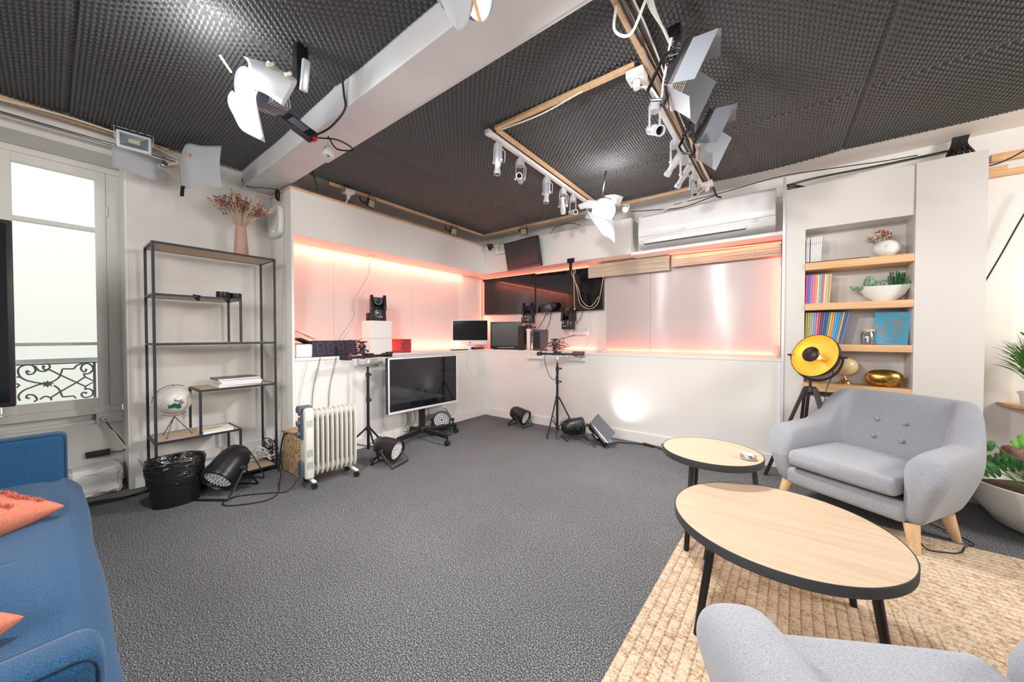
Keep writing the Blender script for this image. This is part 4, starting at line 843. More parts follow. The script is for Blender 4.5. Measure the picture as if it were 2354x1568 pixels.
# robot cameras
def ptz(loc, rz, tilt, label, s=1.0):
    t = thing('robot_camera', label, 'camera', loc, rz, 'black robot cameras')
    def sc4(*a): return [(r*s, z*s) for r, z in a]
    MB().lathe(sc4((0, 0), (.088, 0), (.092, .01), (.088, .10), (.084, .122), (.0, .124)), None, 40).build('base', 'black', t)
    MB().box(-.115*s, -.05*s, .0, .09*s, .005*s, .09*s, bev=.006).build('side_connector', 'blackmatte', t)
    for sg in (-1, 1): MB().prism([(-.072*s, .112*s), (.070*s, .112*s), (.055*s, .25*s), (.02*s, .292*s), (-.03*s, .292*s), (-.05*s, .262*s)], -.013*s, .017*s, T(sg*.068*s, 0, 0) @ Matrix.Rotation(PI/2, 4, 'Z') @ Matrix.Rotation(PI/2, 4, 'X')).build('yoke_arm', 'black', t, bev=.004)
    MB().box(-.06*s, .06*s, .035*s, .065*s, .118*s, .19*s, bev=.01).build('yoke_back', 'black', t)
    R4 = T(0, 0, .225*s, tilt)
    hd = MB().box(-.052*s, .052*s, -.05*s, .055*s, -.045*s, .045*s, R4, bev=.016).build('camera_head', 'black', t)
    MB().lathe(sc4((0, 0), (.042, 0), (.042, .018), (.032, .018), (.030, .008), (0, .006)), R4 @ T(0, -.048*s, 0, PI/2), 28).build('lens_ring', 'darkgrey', hd)
    MB().lathe(sc4((.028, .007), (.02, .013), (0, .016)), R4 @ T(0, -.048*s, 0, PI/2), 24).build('lens', 'screen', hd)
    text('Canon', .022*s, 'white', t, (.012*s, -.0905*s, .045*s), name='logo')
    MB().box(-.02*s, -.008*s, -.091*s, -.0895*s, .085*s, .092*s).build('status_light', mat('green_led', (.1, .8, .1), .5, emit=(.2, 1, .2), estr=3), t); return t
# stacked boxes and camera
for i, z in enumerate((0, .182)):
    o = MB().box(-.10, .10, -.135, .135, 0, .181 if i == 0 else .205, bev=.003).build('carton', 'white', smooth=False); o.location = (-3.78, 2.35, ZL+.0005+z+.0005*i); tag(o, ['lower white carton of the stack under the robot camera', 'upper white carton of the stack, with the robot camera on it'][i], 'box', 'white cartons on the ledge')
ptz((-3.78, 2.36, ZL+.3888), 1.15, .08, 'black robot camera on the white cartons, lens towards the room', 1.05)
ptz((-2.86, 4.20, ZL+.393), .25, -1.2, 'black robot camera on the white post, head tipped up', 1.02)
ptz((-2.30, 4.36-.0, 1.332), -.2, -1.35, 'black robot camera on the wall bracket, right of the two at the back', 1.02)
bpy.data.objects  # ---- ledge clutter
rb = thing('cable_box', 'white cable management box at the left end of the ledge', 'box', (-3.775, 1.50, ZL+.0005), .0)
MB().box(-.09, .09, -.075, .085, 0, .13, bev=.015).build('box_body', 'whiteplastic', rb); MB().box(-.06, .06, -.055, .065, .13, .136).build('dark_opening', 'blackmatte', rb)
lid = MB().box(-.09, .09, -.10, .10, 0, .012, bev=.005).build('box_lid', 'whiteplastic'); lid.location = (-3.82, 1.545, ZL+.20); lid.rotation_euler = (-.45, -.25, .1); tag(lid, 'white lid leaning on top of the cable management box', 'lid')
rt = MB().box(-.05, .05, -.07, .07, 0, .025, bev=.01).build('router', 'black'); rt.location = (-3.75, 1.52, ZL+.150); rt.rotation_euler = (-.35, 0, .3); tag(rt, 'small black router lying in the open cable box', 'router')
ck = thing('digital_clock', 'large switched off digital clock with grey segment digits on the left ledge', 'clock', (-3.68, 1.815, ZL+.003), PI/2+.03)
ck.rotation_euler = (-.16, 0, PI/2+.03)
MB().box(-.235, .235, 0, .035, .0, .165, bev=.004).build('case', 'black', ck); MB().box(-.225, .225, -.002, -.0002, .01, .155).build('face', mat('smoked_face', (.022, .018, .035), .12), ck, smooth=False)
M['seg'] = mat('unlit_segment', (.05, .042, .062), .4)
for d in range(4):
    x = -.155+d*.105; sg = MB()
    for (cx, cz, hw, hh) in ((0, .055, .026, .0035), (0, 0, .026, .0035), (0, -.055, .026, .0035), (-.030, .028, .0035, .022), (.030, .028, .0035, .022), (-.030, -.028, .0035, .022), (.030, -.028, .0035, .022)): sg.box(x+cx-hw, x+cx+hw, -.0032, -.0021, .082+cz-hh, .082+cz+hh)
    sg.build('digit', 'seg', ck, smooth=False)
sf = thing('red_box', 'red metal box with rivets on the ledge beside the cartons', 'box', (-3.84, 2.73, ZL+.0005), .12)
MB().box(-.09, .09, -.085, .085, 0, .17, bev=.004).build('case', colmat((.42, .04, .06), .35), sf, smooth=False)
for y in (-.07, .07):
    for z in (.03, .14): MB().sphere((.091, y, z), .006, 8, 6).build('rivet', 'steel', sf)
# iMac style computer
ic = thing('desktop_computer', 'silver all in one computer with black screen on the ledge in the corner', 'computer', (-3.80, 3.96, ZL+.0005), YAW+.1)
MB().box(-.275, .275, 0, .012, .07, .455, bev=.004).build('display_body', 'silver', ic); MB().box(-.268, .268, -.0015, -.0002, .14, .448).build('screen', 'screenblue', ic, smooth=False)
MB().prism([(-.07, 0), (.07, 0), (.055, .1), (-.055, .1)], 0, .006, T(0, .05, .0)).build('foot', 'silver', ic); MB().box(-.06, .06, .06, .072, 0, .2).build('neck', 'silver', ic)
ap = MB().sphere((-.004, -.002, .103), .0085, 14, 8, sy=.1).sphere((.004, -.002, .103), .0085, 14, 8, sy=.1).sphere((.002, -.002, .115), .003, 8, 5, sy=.2, sx=.5); ap.build('logo', 'black', ic)
mo = thing('broadcast_monitor', 'black broadcast monitor with a button strip standing on the corner ledge', 'monitor', (-3.29, 4.215, ZL+.0005), .5)
MB().box(-.245, .245, 0, .05, .01, .425, bev=.006).build('bezel', 'black', mo); MB().box(-.22, .22, -.002, -.0002, .055, .40).build('screen', 'screenmat', mo, smooth=False)
bt = MB()
for k in range(12): bt.box(-.13+.022*k, -.116+.022*k, -.003, -.0002, .026, .034)
bt.build('buttons', 'grayplastic', mo, smooth=False); MB().box(-.2, .2, -.02, .10, 0, .010).build('stand', 'black', mo)
for (x, y, dx, hh, lb) in ((-3.02, 4.33, .055, .36, 'tall black computer tower behind the white post'), (-2.76, 4.36, .07, .30, 'dark grey computer tower right of the white post'), (-3.52, 4.38, .07, .37, 'dark electronic unit standing between the two computer screens')):
    t = thing('computer_tower', lb, 'computer', (x, y, ZL+.0005)); MB().box(-dx, dx, -.10, .10, 0, hh, bev=.004).build('case', 'darkgrey' if 'grey' in lb else 'black', t, smooth=False); MB().box(-dx*.8, dx*.8, -.102, -.1001, .03, hh-.03).build('front_panel', 'blackmatte', t, smooth=False)
def flat(name, loc, rz, w_, d_, h_, m, label, cat): o = MB().box(-w_/2, w_/2, -d_/2, d_/2, 0, h_, bev=min(.004, h_*.3)).build(name, m, smooth=False); o.location = loc; o.rotation_euler = (0, 0, rz); return tag(o, label, cat)
flat('document', (-3.76, 3.22, ZL+.0005), 1.4, .30, .2, .003, 'paper', 'white sheet lying on the left ledge near the computer', 'paper'); flat('tablet', (-3.80, 3.03, ZL+.0005), 1.6, .18, .13, .008, 'silver', 'thin pale tablet on the ledge right of the red box', 'tablet')
flat('keyboard', (-3.69, 3.62, ZL+.0005), 1.35, .28, .07, .012, 'black', 'black keyboard on the ledge in front of the silver computer', 'keyboard')
ms = MB().sphere((0, 0, .0), .05, 14, 8, sx=.6, sz=.4).build('computer_mouse', 'black'); ms.location = (-3.67, 3.89, ZL+.021); tag(ms, 'black computer mouse on the corner of the ledge', 'mouse')
# cables on ledges
rnd = random.Random(8)
def tangle(c, sx_, sy_, sz_, n, label, r=.003, m='cableb'):
    mb = MB()
    for k in range(n):
        p = [(c[0]+rnd.uniform(-sx_, sx_), c[1]+rnd.uniform(-sy_, sy_), c[2]+r+abs(rnd.gauss(0, sz_))) for _ in range(6)]; mb.tube(smooth_path(p, 6), r, 5)
    o = mb.build('cable_tangle', m); return tag(o, label, 'cables')
tangle((-3.85, 2.12, ZL), .08, .08, .07, 9, 'black cables tangled between clock and cartons'); tangle((-3.70, 4.02, ZL), .05, .14, .012, 8, 'thin cables around the mouse on the corner ledge', .002)
tangle((-2.45, 4.30, ZL), .20, .10, .09, 9, 'black cables heaped behind the right slider'); tangle((-2.5, 4.28, ZL), .13, .09, .06, 6, 'white cables heaped left of the right slider', .004, 'cablew'); tangle((-3.76, 1.69, ZL), .05, .05, .05, 5, 'grey cables beside the cable management box', .003, 'cableg')
tangle((-3.93, 1.22, .047), .10, .10, .05, 8, 'white and grey cords heaped on the bottom shelf corner', .005, 'cablew'); tangle((-3.93, 1.30, .03), .06, .06, .10, 8, 'black cords heaped behind the shelving unit corner', .005)
for (a, lb, m) in (([(-2.70, 4.45, 1.60), (-2.75, 4.40, 1.45), (-2.86, 4.34, 1.28), (-2.95, 4.30, 1.22)], 'black cables from the wall screens to the post, upper one', 'cableb'), ([(-2.62, 4.45, 1.60), (-2.66, 4.40, 1.38), (-2.8, 4.34, 1.20), (-2.92, 4.3, 1.12)], 'black cables from the wall screens to the post, lower one', 'cableb'), ([(-2.12, 4.45, 1.60), (-2.14, 4.42, 1.50), (-2.2, 4.4, 1.40)], 'black cable from the right screen down to the right robot camera', 'cableb'), ([(-2.06, 4.45, 1.60), (-2.0, 4.42, 1.35), (-2.04, 4.4, 1.15), (-2.1, 4.38, 1.05)], 'pinkish cable hanging below the right wall screen', 'cablew'), ([(-2.2, 4.36, 1.25), (-2.4, 4.3, 1.18), (-2.45, 4.28, 1.08), (-2.40, 4.25, 1.04)], 'black cable drooping from the right wall bracket', 'cableb'), ([(-2.52, 4.12, 1.04), (-2.50, 4.06, .90), (-2.38, 3.98, .72), (-2.25, 3.9, .68), (-2.19, 3.87, .82)], 'thin cable hanging from ledge to right tripod', 'cableb')): cable(a, lb, .004, m)
for (y, z0, lb, m) in ((1.50, .30, 'white cord hanging from the ledge at its left end', 'cablew'), (1.62, .02, 'black cord hanging from the clock to the floor', 'cableb'), (1.78, .02, 'second black cord hanging behind the radiator', 'cableb')): cable([(-3.66, y+.03, ZL+.01), (-3.63, y, ZL-.05), (-3.63, y-.07, .62), (-3.62, y-.06, z0)], lb, .0028, m)
cable([(-3.64, 3.75, ZL), (-3.635, 3.72, .85), (-3.63, 3.80, .66), (-3.63, 3.88, .60), (-3.63, 3.97, .68), (-3.635, 3.95, .9), (-3.64, 4.0, ZL)], 'thin white cord looping down from the corner ledge', .0025, 'cablew')
cable([(-3.94, 2.36, ZS-.01), (-3.90, 2.30, 1.95), (-3.96, 2.16, 1.65), (-3.96, 2.15, 1.45), (-3.95, 1.98, 1.20), (-3.93, 1.92, ZL+.01)], 'purple grey cable hanging from the cable grommet into the niche', .0035, 'cableg'); cable([(-3.94, 2.37, ZS-.01), (-3.95, 2.33, 1.8), (-3.96, 2.30, 1.4), (-3.93, 2.33, 1.2)], 'pink lit thin cord hanging beside the purple cable', .0025, 'cablew')
gr = MB().lathe([(.012, 0), (.035, 0), (.035, .006), (.012, .006), (.012, 0)], None, 24).build('cable_grommet', 'brass'); gr.location = (-3.93, 2.37, ZS-.0075); tag(gr, 'round cable grommet in the soffit underside', 'grommet')
# =============== SCREENS ===============
def wall_tv(x0, x1, z0, z1, label):
    t = thing('wall_television', label, 'television', ((x0+x1)/2, 4.42, z0), 0, 'pair of wall screens'); w2 = (x1-x0)/2; h = z1-z0
    MB().box(-w2, w2, 0, .04, 0, h, bev=.003).build('frame', 'black', t, smooth=False); MB().box(-w2+.008, w2-.008, -.0015, -.0002, .016, h-.008).build('screen', 'screen', t, smooth=False)
    MB().box(-.2, .2, .041, .069, .1, h-.1).build('wall_mount', 'blackmatte', t, smooth=False); return t
wall_tv(-3.945, -2.89, 1.588, 2.185, 'left wall screen of the pair, in the corner of the niche'); wall_tv(-2.88, -1.822, 1.588, 2.17, 'right wall screen of the pair, next to the bamboo blind')
tm = thing('tilted_monitor', 'small black monitor tilted downward on the soffit above the wall screens', 'monitor', (-2.86, 4.04, 2.395), 0); tm.rotation_euler = (.22, 0, -.12+.0)
MB().box(-.315, .315, -.02, .03, -.20, .20, bev=.006).build('frame', 'black', tm); MB().box(-.295, .295, -.0215, -.0203, -.155, .185).build('screen', 'screenmat', tm, smooth=False); MB().box(-.315, .315, -.024, -.0202, -.20, -.165).build('lower_bezel', colmat((.16, .05, .07), .4), tm, smooth=False); MB().box(-.05, .05, .03, .07, -.06, .06).build('wall_mount', 'blackmatte', tm)
for (x, y, rz, lb) in ((-2.70, 4.41, .4, 'small black speaker hanging in front of the right wall screen, tilted'), (-2.05, 4.41, 0, 'small black speaker peeking over the right robot camera')):
    pass
sp = thing('small_speaker', 'small black camera speaker tilted in front of the wall screens', 'speaker', (-2.62, 4.33, 1.64)); sp.rotation_euler = (0, -.25, .3)
MB().box(-.10, .07, -.05, .06, -.045, .06, bev=.008).build('cabinet', 'black', sp); MB().cyl((.07, 0, .0), (.13, 0, .03), .05, .04).build('horn', 'blackmatte', sp)
sp = thing('small_speaker', 'low black speaker behind the right robot camera', 'speaker', (-2.10, 4.36, 1.60)); MB().box(-.09, .09, -.04, .05, 0, .07, bev=.02).build('cabinet', 'black', sp)
hk = thing('blind_cord', 'beige blind cord looped over a black taped hook in front of the right screen', 'cord', (-2.13, 4.38, 2.17))
MB().box(-.05, .05, -.285, -.28, .02, .08).box(-.02, .02, -.285, -.28, -.08, .03).build('tape', 'black', hk)
MB().tube(smooth_path([(.0, -.27, .0), (.03, -.2, -.08), (-.02, -.15, -.12), (.0, -.1, -.30), (.05, -.1, -.50), (.17, -.08, -.57), (.28, -.06, -.5), (.33, -.04, -.25), (.36, -.02, -.02)]), .004, 6).tube(smooth_path([(.0, -.27, -.02), (-.02, -.2, -.12), (.03, -.12, -.3), (.08, -.1, -.47), (.19, -.08, -.54), (.29, -.06, -.42)]), .004, 6).tube([(.0, -.2, -.06), (-.01, -.15, -.55)], .004, 6).sphere((-.01, -.15, -.57), .014, 10, 8).build('cord', 'drybeige', hk)
# rolling screen
rs = thing('rolling_screen', 'silver framed television on a black rolling floor stand', 'television', (-3.36, 2.70, 0), PI/2-.03)
MB().box(-.50, .50, -.035, .02, .38, 1.00, bev=.012).build('housing', 'black', rs); 
MB().box(-.50, .50, -.046, -.036, .38, .405).box(-.50, .50, -.046, -.036, .982, 1.0).box(-.50, -.482, -.046, -.036, .405, .982).box(.482, .50, -.046, -.036, .405, .982).build('bezel', 'silver', rs, bev=.003)
MB().box(-.481, .481, -.041, -.0365, .406, .981).build('screen', 'screen', rs, smooth=False)
MB().box(-.035, .035, .02, .06, .12, .9).build('column', 'blackmetal', rs, bev=.004)
MB().box(-.05, .05, -.02, .09, .09, .15, bev=.01).build('hub', 'blackmatte', rs)
for (x, y) in ((-.42, -.10), (.42, -.10), (.0, -.42), (-.05, .20)):
    d = Vector((x, y-.03, 0)).normalized(); n_ = Vector((-d.y, d.x, 0)); l = (Vector((x, y-.03, 0))).length; a = math.atan2(d.y, d.x)
    g = MB().box(0, l, -.022, .022, .085, .13, T(0, .03, 0, 0, 0, a), bev=.004).build('base_leg', 'blackmetal', rs); MB().cyl((x-.02*n_.x, y-.02*n_.y, .03), (x+.02*n_.x, y+.02*n_.y, .03), .03, seg=18).cyl((x, y, .05), (x, y, .09), .012).build('castor', 'black', g)
for k, dx in enumerate((-.22, -.12, .08)): MB().tube(smooth_path([(dx, .03, .40), (dx+.02, .04, .25), (dx-.03, .05, .14), (dx+.1, .07, .12)]), .0035, 6).build('cable', 'cableb', rs)
# left-edge television
lt = thing('floor_television', 'large black screen at the far left, cut by the picture edge, before the window', 'television', (-3.49, -.85, 0), PI/2+.0)
MB().box(-.73, .73, 0, .05, .84, 1.905, bev=.006).build('housing', 'black', lt); MB().box(-.71, .71, -.003, -.0005, .865, 1.885).build('screen', 'screenblue', lt, smooth=False); MB().box(-.03, .03, .05, .09, .0, 1.6).build('column', 'blackmetal', lt); MB().box(-.35, .35, -.02, .16, 0, .03, bev=.01).build('base', 'blackmetal', lt)
# =============== AC, BLINDS ===============
ac = thing('air_conditioner', 'long white wall mounted air conditioner in its recess above the bamboo blinds', 'air conditioner', (-.645, 4.376, 2.275), 0)
prof = [(0, 0), (-.10, -.0), (-.17, .035), (-.205, .10), (-.215, .20), (-.205, .36), (-.18, .385), (0, .385)]
b = MB(); b.prism([(y, z) for y, z in prof], -.645, .645, Matrix(((0, 0, 1, 0), (1, 0, 0, 0), (0, 1, 0, 0), (0, 0, 0, 1)))); b.build('housing', 'acwhite', ac, bev=.008)
MB().box(-.58, .40, -.20, -.192, .038, .085, T(0, 0, 0, .0)).build('louvre', 'acwhite', ac, bev=.003); MB().box(-.58, .405, -.196, -.19, .030, .037).build('louvre_gap', 'blackmatte', ac, smooth=False); MB().box(.47, .51, -.211, -.209, .085, .11).build('display', 'grayplastic', ac); 
MB().box(-.64, .64, -.2185, -.2155, .115, .118).build('panel_seam', 'grayplastic', ac, smooth=False); MB().prism([(0, 0), (.016, 0), (.008, .012)], 0, .0006, T(-.20, -.2155, .13, PI/2)).box(-.178, -.125, -.2162, -.2156, .134, .141).build('logo', 'grayplastic', ac, smooth=False)
def blind(x0, x1, zt, zb, label, gr):
    t = thing('bamboo_blind', label, 'blind', ((x0+x1)/2, 4.36, zb), 0, 'rolled bamboo blinds'); w2 = (x1-x0)/2; h = zt-zb
    MB().box(-w2, w2, .0, .03, h-.03, h).build('head_rail', colmat((.62, .53, .38), .5), t, smooth=False)
    sl = MB()
    for k in range(9): z = (h-.03)*k/9; sl.box(-w2, w2, -.012+.004*(k % 2), .02, z+.001, z+(h-.03)/9)
    sl.build('slat_bundle', 'bamboo', t, smooth=False)
    for x in (-w2*.6, w2*.55): MB().box(x-.004, x+.004, -.016, .03, 0, h).build('cord_band', 'drybeige', t); 
blind(-2.0, -.985, 2.185, 2.01, 'left rolled bamboo blind overlapping the right wall screen', 0); blind(-.965, .04, 2.185, 2.04, 'right rolled bamboo blind beside the silver post', 0)
tu = MB().cyl((-.98, 4.32, 2.185), (.045, 4.32, 2.155), .008).build('light_tube', 'pinkled'); tag(tu, 'glowing pink LED tube in front of the right bamboo blind', 'LED tube')
# LED strips
def strip(pts, label, r=.004, dots=True, step=.022):
    t = thing('led_strip', label, 'LED strip', (0, 0, 0)); mb = MB(); P = [Vector(p) for p in pts]
    for a, b_2 in zip(P, P[1:]):
        n = int((b_2-a).length/step)
        for k in range(n): c = a.lerp(b_2, k/n); mb.box(c.x-.004, c.x+.004, c.y-.004, c.y+.004, c.z-.003, c.z+.003)
    (mb.build('diodes', 'orangeled', t, smooth=False) if dots else mb.b.free()); MB().tube(pts, .0026, 4).build('tape', 'white' if dots else 'ledline', t)
strip([(-1.80, 4.405, ZL+.006), (.03, 4.405, ZL+.006)], 'row of orange LED dots along the bottom of the pink panel'); strip([(.042, 4.40, 1.15), (.042, 4.40, 1.95)], 'vertical row of orange LED dots beside the post')
strip([(-3.998, 1.42, ZS-.006), (-3.998, 4.0, ZS-.006)], 'orange LED strip along the top of the left niche', dots=False); strip([(-3.99, 2.55, ZL+.006), (-3.99, 4.3, ZL+.006)], 'orange LED strip along the bottom of the left niche', dots=False); strip([(-3.93, 4.48, ZS-.008), (-1.9, 4.48, ZS-.008)], 'red LED strip glowing above the wall screens', dots=False); strip([(-3.98, 4.40, 1.25), (-3.98, 4.40, 2.18)], 'vertical red LED strip in the niche corner', dots=False)
strip([(-3.2, 4.46, ZL+.006), (-1.95, 4.46, ZL+.006)], 'red LED strip behind the computers on the back ledge')
RC = (1, .16, .08)
RC = (1, .24, .15); RD = (1, .14, .07)
strip_light('niche_glow_top', (-3.93, 2.7, 2.20), (-.1, 0, -1), (0, 1, 0), 2.55, .05, 9, RC); strip_light('niche_glow_bottom', (-3.93, 3.3, 1.045), (-.1, 0, 1), (0, 1, 0), 1.9, .04, 5, RC); strip_light('niche_glow_left', (-3.975, 1.70, 1.045), (.12, 0, 1), (0, 1, 0), .5, .02, 1.6, RC)
strip_light('niche_glow_corner', (-3.96, 4.38, 1.7), (1, .5, 0), (0, 0, 1), .9, .02, 3, RD)
strip_light('niche_glow_back_top', (-2.9, 4.478, 2.196), (0, -.4, -1), (1, 0, 0), 2.0, .02, 4, RD); strip_light('niche_glow_back_bottom', (-.9, 4.415, 1.045), (0, .15, 1), (1, 0, 0), 1.8, .02, 2.8, RD)
strip_light('niche_glow_tube', (-.45, 4.33, 2.15), (0, .6, -1), (1, 0, 0), .95, .015, .8, RD); strip_light('niche_glow_screens', (-2.6, 4.47, 1.045), (0, 0, 1), (1, 0, 0), 1.3, .02, 1.3, RC); strip_light('niche_glow_post', (.035, 4.40, 1.6), (-1, .3, 0), (0, 0, 1), .9, .02, 1.3, RD)
# =============== WALL / CEILING FITTINGS ===============
apn = thing('access_point', 'white rounded square wifi access point on the end panel beside the vase', 'access point', (-3.93, 1.382, 2.365), 0)
def squircle(h, ex=4.0, n=48): return [(h*(abs(math.cos(t))**(2/ex))*(1 if math.cos(t) >= 0 else -1), h*(abs(math.sin(t))**(2/ex))*(1 if math.sin(t) >= 0 else -1)) for t in [2*PI*k/n for k in range(n)]]
R4 = T(0, 0, 0, PI/2)
MB().prism(squircle(.15), 0, .05, R4).build('shell', 'whiteplastic', apn, bev=.012); rg = squircle(.052); MB().tube([(x, -.0505, z) for x, z in rg], .0012, 4, closed=True).build('emblem_ring', 'grayplastic', apn); MB().sphere((-.02, -.051, -.10), .003, 8, 6).sphere((.02, -.051, -.10), .003, 8, 6).build('status_lights', mat('blue_led', (.1, .1, .9), .5, emit=(.25, .3, 1), estr=4), apn)
cable([(-3.80, 1.37, 2.24), (-3.80, 1.37, 2.0), (-3.84, 1.37, 1.7), (-3.86, 1.37, 1.3), (-3.88, 1.37, .6), (-3.92, 1.37, .25)], 'white cable running down from the access point', .004, 'cablew')
cable([(-4.10, 1.13, 2.75), (-4.05, 1.16, 2.675), (-3.93, 1.25, 2.66), (-3.84, 1.34, 2.655)], 'thin black cord across the beam end', .004)
cc = MB()
for k in range(7): cc.tube([(-3.85+.03*math.cos(a)+.004*k, 1.355-.004*k, 2.60+.05*math.sin(a)) for a in np.linspace(0, 2*PI, 20)], .004, 5)
tag(cc.build('coiled_cord', 'cableb'), 'coiled black cord at the upper corner of the end panel', 'cable')
cable([(-3.47, 1.50, 2.84), (-3.49, 1.52, 2.76), (-3.52, 1.56, 2.70), (-3.54, 1.58, 2.645)], 'short black cable hanging from the ceiling behind the soffit top', .006)
ob = outlet_box((-3.63, 1.93, 2.745), 0, 'white outlet box on the batten above the left soffit'); cable([(-3.63, 1.93, 2.70), (-3.66, 1.92, 2.66), (-3.66, 1.90, 2.635)], 'white cord from the outlet box above the left soffit', .006, 'cablew')
rod = thing('curtain_rod', 'polished steel curtain rod above the window', 'curtain rod', (-4.04, -1.2, 2.70)); MB().cyl((0, 0, 0), (0, 1.86, 0), .011).build('rod', 'steel', rod); MB().box(-.11, .0, 1.78, 1.80, -.03, .02).build('bracket', 'steel', rod); MB().box(-.02, .02, 1.77, 1.81, -.06, -.03, bev=.004).build('end_stop', 'steel', rod)
cable([(-4.02, -.9, 2.81), (-4.02, -.3, 2.775), (-4.0, .1, 2.79), (-4.02, .45, 2.78), (-4.08, .68, 2.76)], 'white cable clipped along the foam edge above the window', .007, 'cablew')
# white LED floodlight
fl = thing('floodlight', 'small white LED floodlight with square reflector above the window', 'floodlight', (-3.96, .415, 2.74)); fl.rotation_euler = (.12, 0, PI/2-.12)
MB().box(-.095, .095, .0, .035, -.065, .065, bev=.012).build('housing', 'whiteplastic', fl)
f = MB(); o4 = [(-.075, -.045), (.075, -.045), (.075, .045), (-.075, .045)]; i4 = [(-.03, -.015), (.03, -.015), (.03, .015), (-.03, .015)]
a = [f.b.verts.new((x, -.002, z)) for x, z in o4]; b = [f.b.verts.new((x, .0-.0006, z)) for x, z in i4]
for k in range(4): q = (k+1) % 4; f.b.faces.new((a[k], a[q], b[q], b[k]))
f.build('reflector', mat('blue_reflector', (.55, .65, .75), .15, .8), fl, smooth=False); MB().box(-.03, .03, -.002, -.0008, -.014, .014).build('led_chip', colmat((.55, .58, .35), .3), fl)
MB().tube([(-.10, .02, 0), (-.105, .02, .085), (.105, .02, .085), (.10, .02, 0)], .004, 6).build('bracket', 'whiteplastic', fl)
pp = MB().grid([[(-3.965, .30+.24*i/6, 2.665-.16*j/4+.006*math.sin(i)-.02*i/6) for j in range(5)] for i in range(7)]).build('paper_flap', 'diffpaper', solid=.0006); tag(pp, 'white paper flap hanging under the small floodlight', 'paper')
# diffusion papers helper: control points in camera-like axes around a lamp
Rv = Vector((math.cos(YAW), math.sin(YAW), 0)); Fv = Vector((-math.sin(YAW), math.cos(YAW), 0)); Uv = Vector((0, 0, 1))
def cw(c, r, u, f): return Vector(c)+Rv*r+Uv*u+Fv*f
def paper(c, rows, label, mname='diffpaper', name='diffusion_sheet', par=None):
    P = [[cw(c, *q) for q in row] for row in rows]
    Q = [smooth_path(r, 5) for r in P]; Q = list(map(list, zip(*[smooth_path(col, 5) for col in zip(*Q)])))
    o = MB().grid(Q).build(name, mname, solid=.0005); return tag(o, label, 'paper') if label else o
def led_head(c, d, label, R=.10, lit=True, up=(0, 0, 1), yoke=True):
    t = thing('studio_lamp', label, 'studio lamp', c, rot=aim(d, up))
    MB().lathe([(0, -.16), (R*.75, -.16), (R*.8, -.15), (R*.8, -.02), (R, .0), (R*1.04, .035), (R*.98, .035), (R*.95, .01), (0, .01)], T(0, 0, 0, PI/2), 40).build('housing', 'darkgrey', t)
    MB().lathe([(R*.95, .012), (R*.9, .03), (R*.5, .05), (0, .058)], T(0, 0, 0, PI/2), 40).build('lit_lens' if lit else 'lens', 'lamp' if lit else 'diffpaper', t)
    fn = MB()
    for k in range(7): fn.box(-R*.95, R*.95, .05+.016*k, .055+.016*k, -R*.7, R*.7)
    fn.build('cooling_fins', 'grayplastic', t, bev=.002)
    if yoke: MB().tube([(-R*1.0, .06, 0), (-R*1.15, .06, R*.9), (-R*1.1, .06, R*1.5), (R*1.1, .06, R*1.5), (R*1.15, .06, R*.9), (R*1.0, .06, 0)], .008, 8, flat=.4).build('yoke', 'grayplastic', t)
    return t
L1 = (-2.22, .66, 2.55)
led_head(L1, cw((0, 0, 0), -.35, -.15, -.75), 'bright lit studio lamp wrapped in white paper hanging left of the beam', .085)
paper(L1, [[(-.055, -.05, -.06), (-.05, -.10, -.09), (-.04, -.15, -.10), (-.02, -.20, -.09)], [(-.02, -.07, -.07), (-.01, -.12, -.10), (.0, -.18, -.11), (.02, -.27, -.09)], [(.08, -.05, -.06), (.09, -.11, -.09), (.105, -.19, -.09), (.12, -.32, -.07)]], 'white diffusion sheet hanging below the lit lamp by the beam')
paper(L1, [[(.0, .13, -.05), (.06, .05, -.10), (.05, -.06, -.11)], [(.10, .12, -.02), (.14, .05, -.06), (.13, -.08, -.08)], [(.20, .09, .03), (.24, .03, .0), (.19, -.11, -.03)]], 'white diffusion sheet taped to the right of the lit lamp by the beam')
for k, (r, u) in enumerate(((.13, .075), (.20, .05))):
    o = paper(L1, [[(r, u, -.075+k*.03), (r+.03, u+.02, -.06+k*.03)], [(r+.01, u-.02, -.078+k*.03), (r+.04, u, -.063+k*.03)]], ['left', 'right'][k]+' piece of masking tape on the taped diffusion sheet', 'tapeyellow', 'masking_tape')
cp_ = MB().box(-.005, .005, -.004, .004, -.04, .04).build('clothes_peg', 'pine'); cp_.location = cw(L1, -.085, .085, -.06); cp_.rotation_euler = (.3, -.5, YAW); tag(cp_, 'wooden clothes peg clipped to the upper left of the lit lamp', 'clothes peg')
cb = thing('lamp_bracket', 'grey lever and clamp above the lit lamp by the beam', 'bracket', (-2.12, .86, 2.62)); MB().box(-.03, .03, -.03, .03, 0, .23, bev=.006).build('clamp', 'blackmetal', cb); MB().box(.03, .055, -.02, .02, -.02, .14, T(0, 0, 0, 0, .25), bev=.008).build('lever', 'grayplastic', cb)
ad = thing('power_brick', 'black power brick with printed label hanging at the beam edge', 'adapter', (-2.485, 1.00, 2.60)); ad.rotation_euler = (-.5, .62, YAW+.1)
MB().box(-.105, .105, -.022, .022, -.038, .038, bev=.005).build('brick', 'black', ad); MB().box(-.065, .055, -.0236, -.0222, -.026, .026).build('rating_label', colmat((.10, .11, .13), .5), ad, smooth=False); MB().box(.106, .120, -.016, .016, -.015, .015, bev=.003).build('red_tie', 'red', ad)
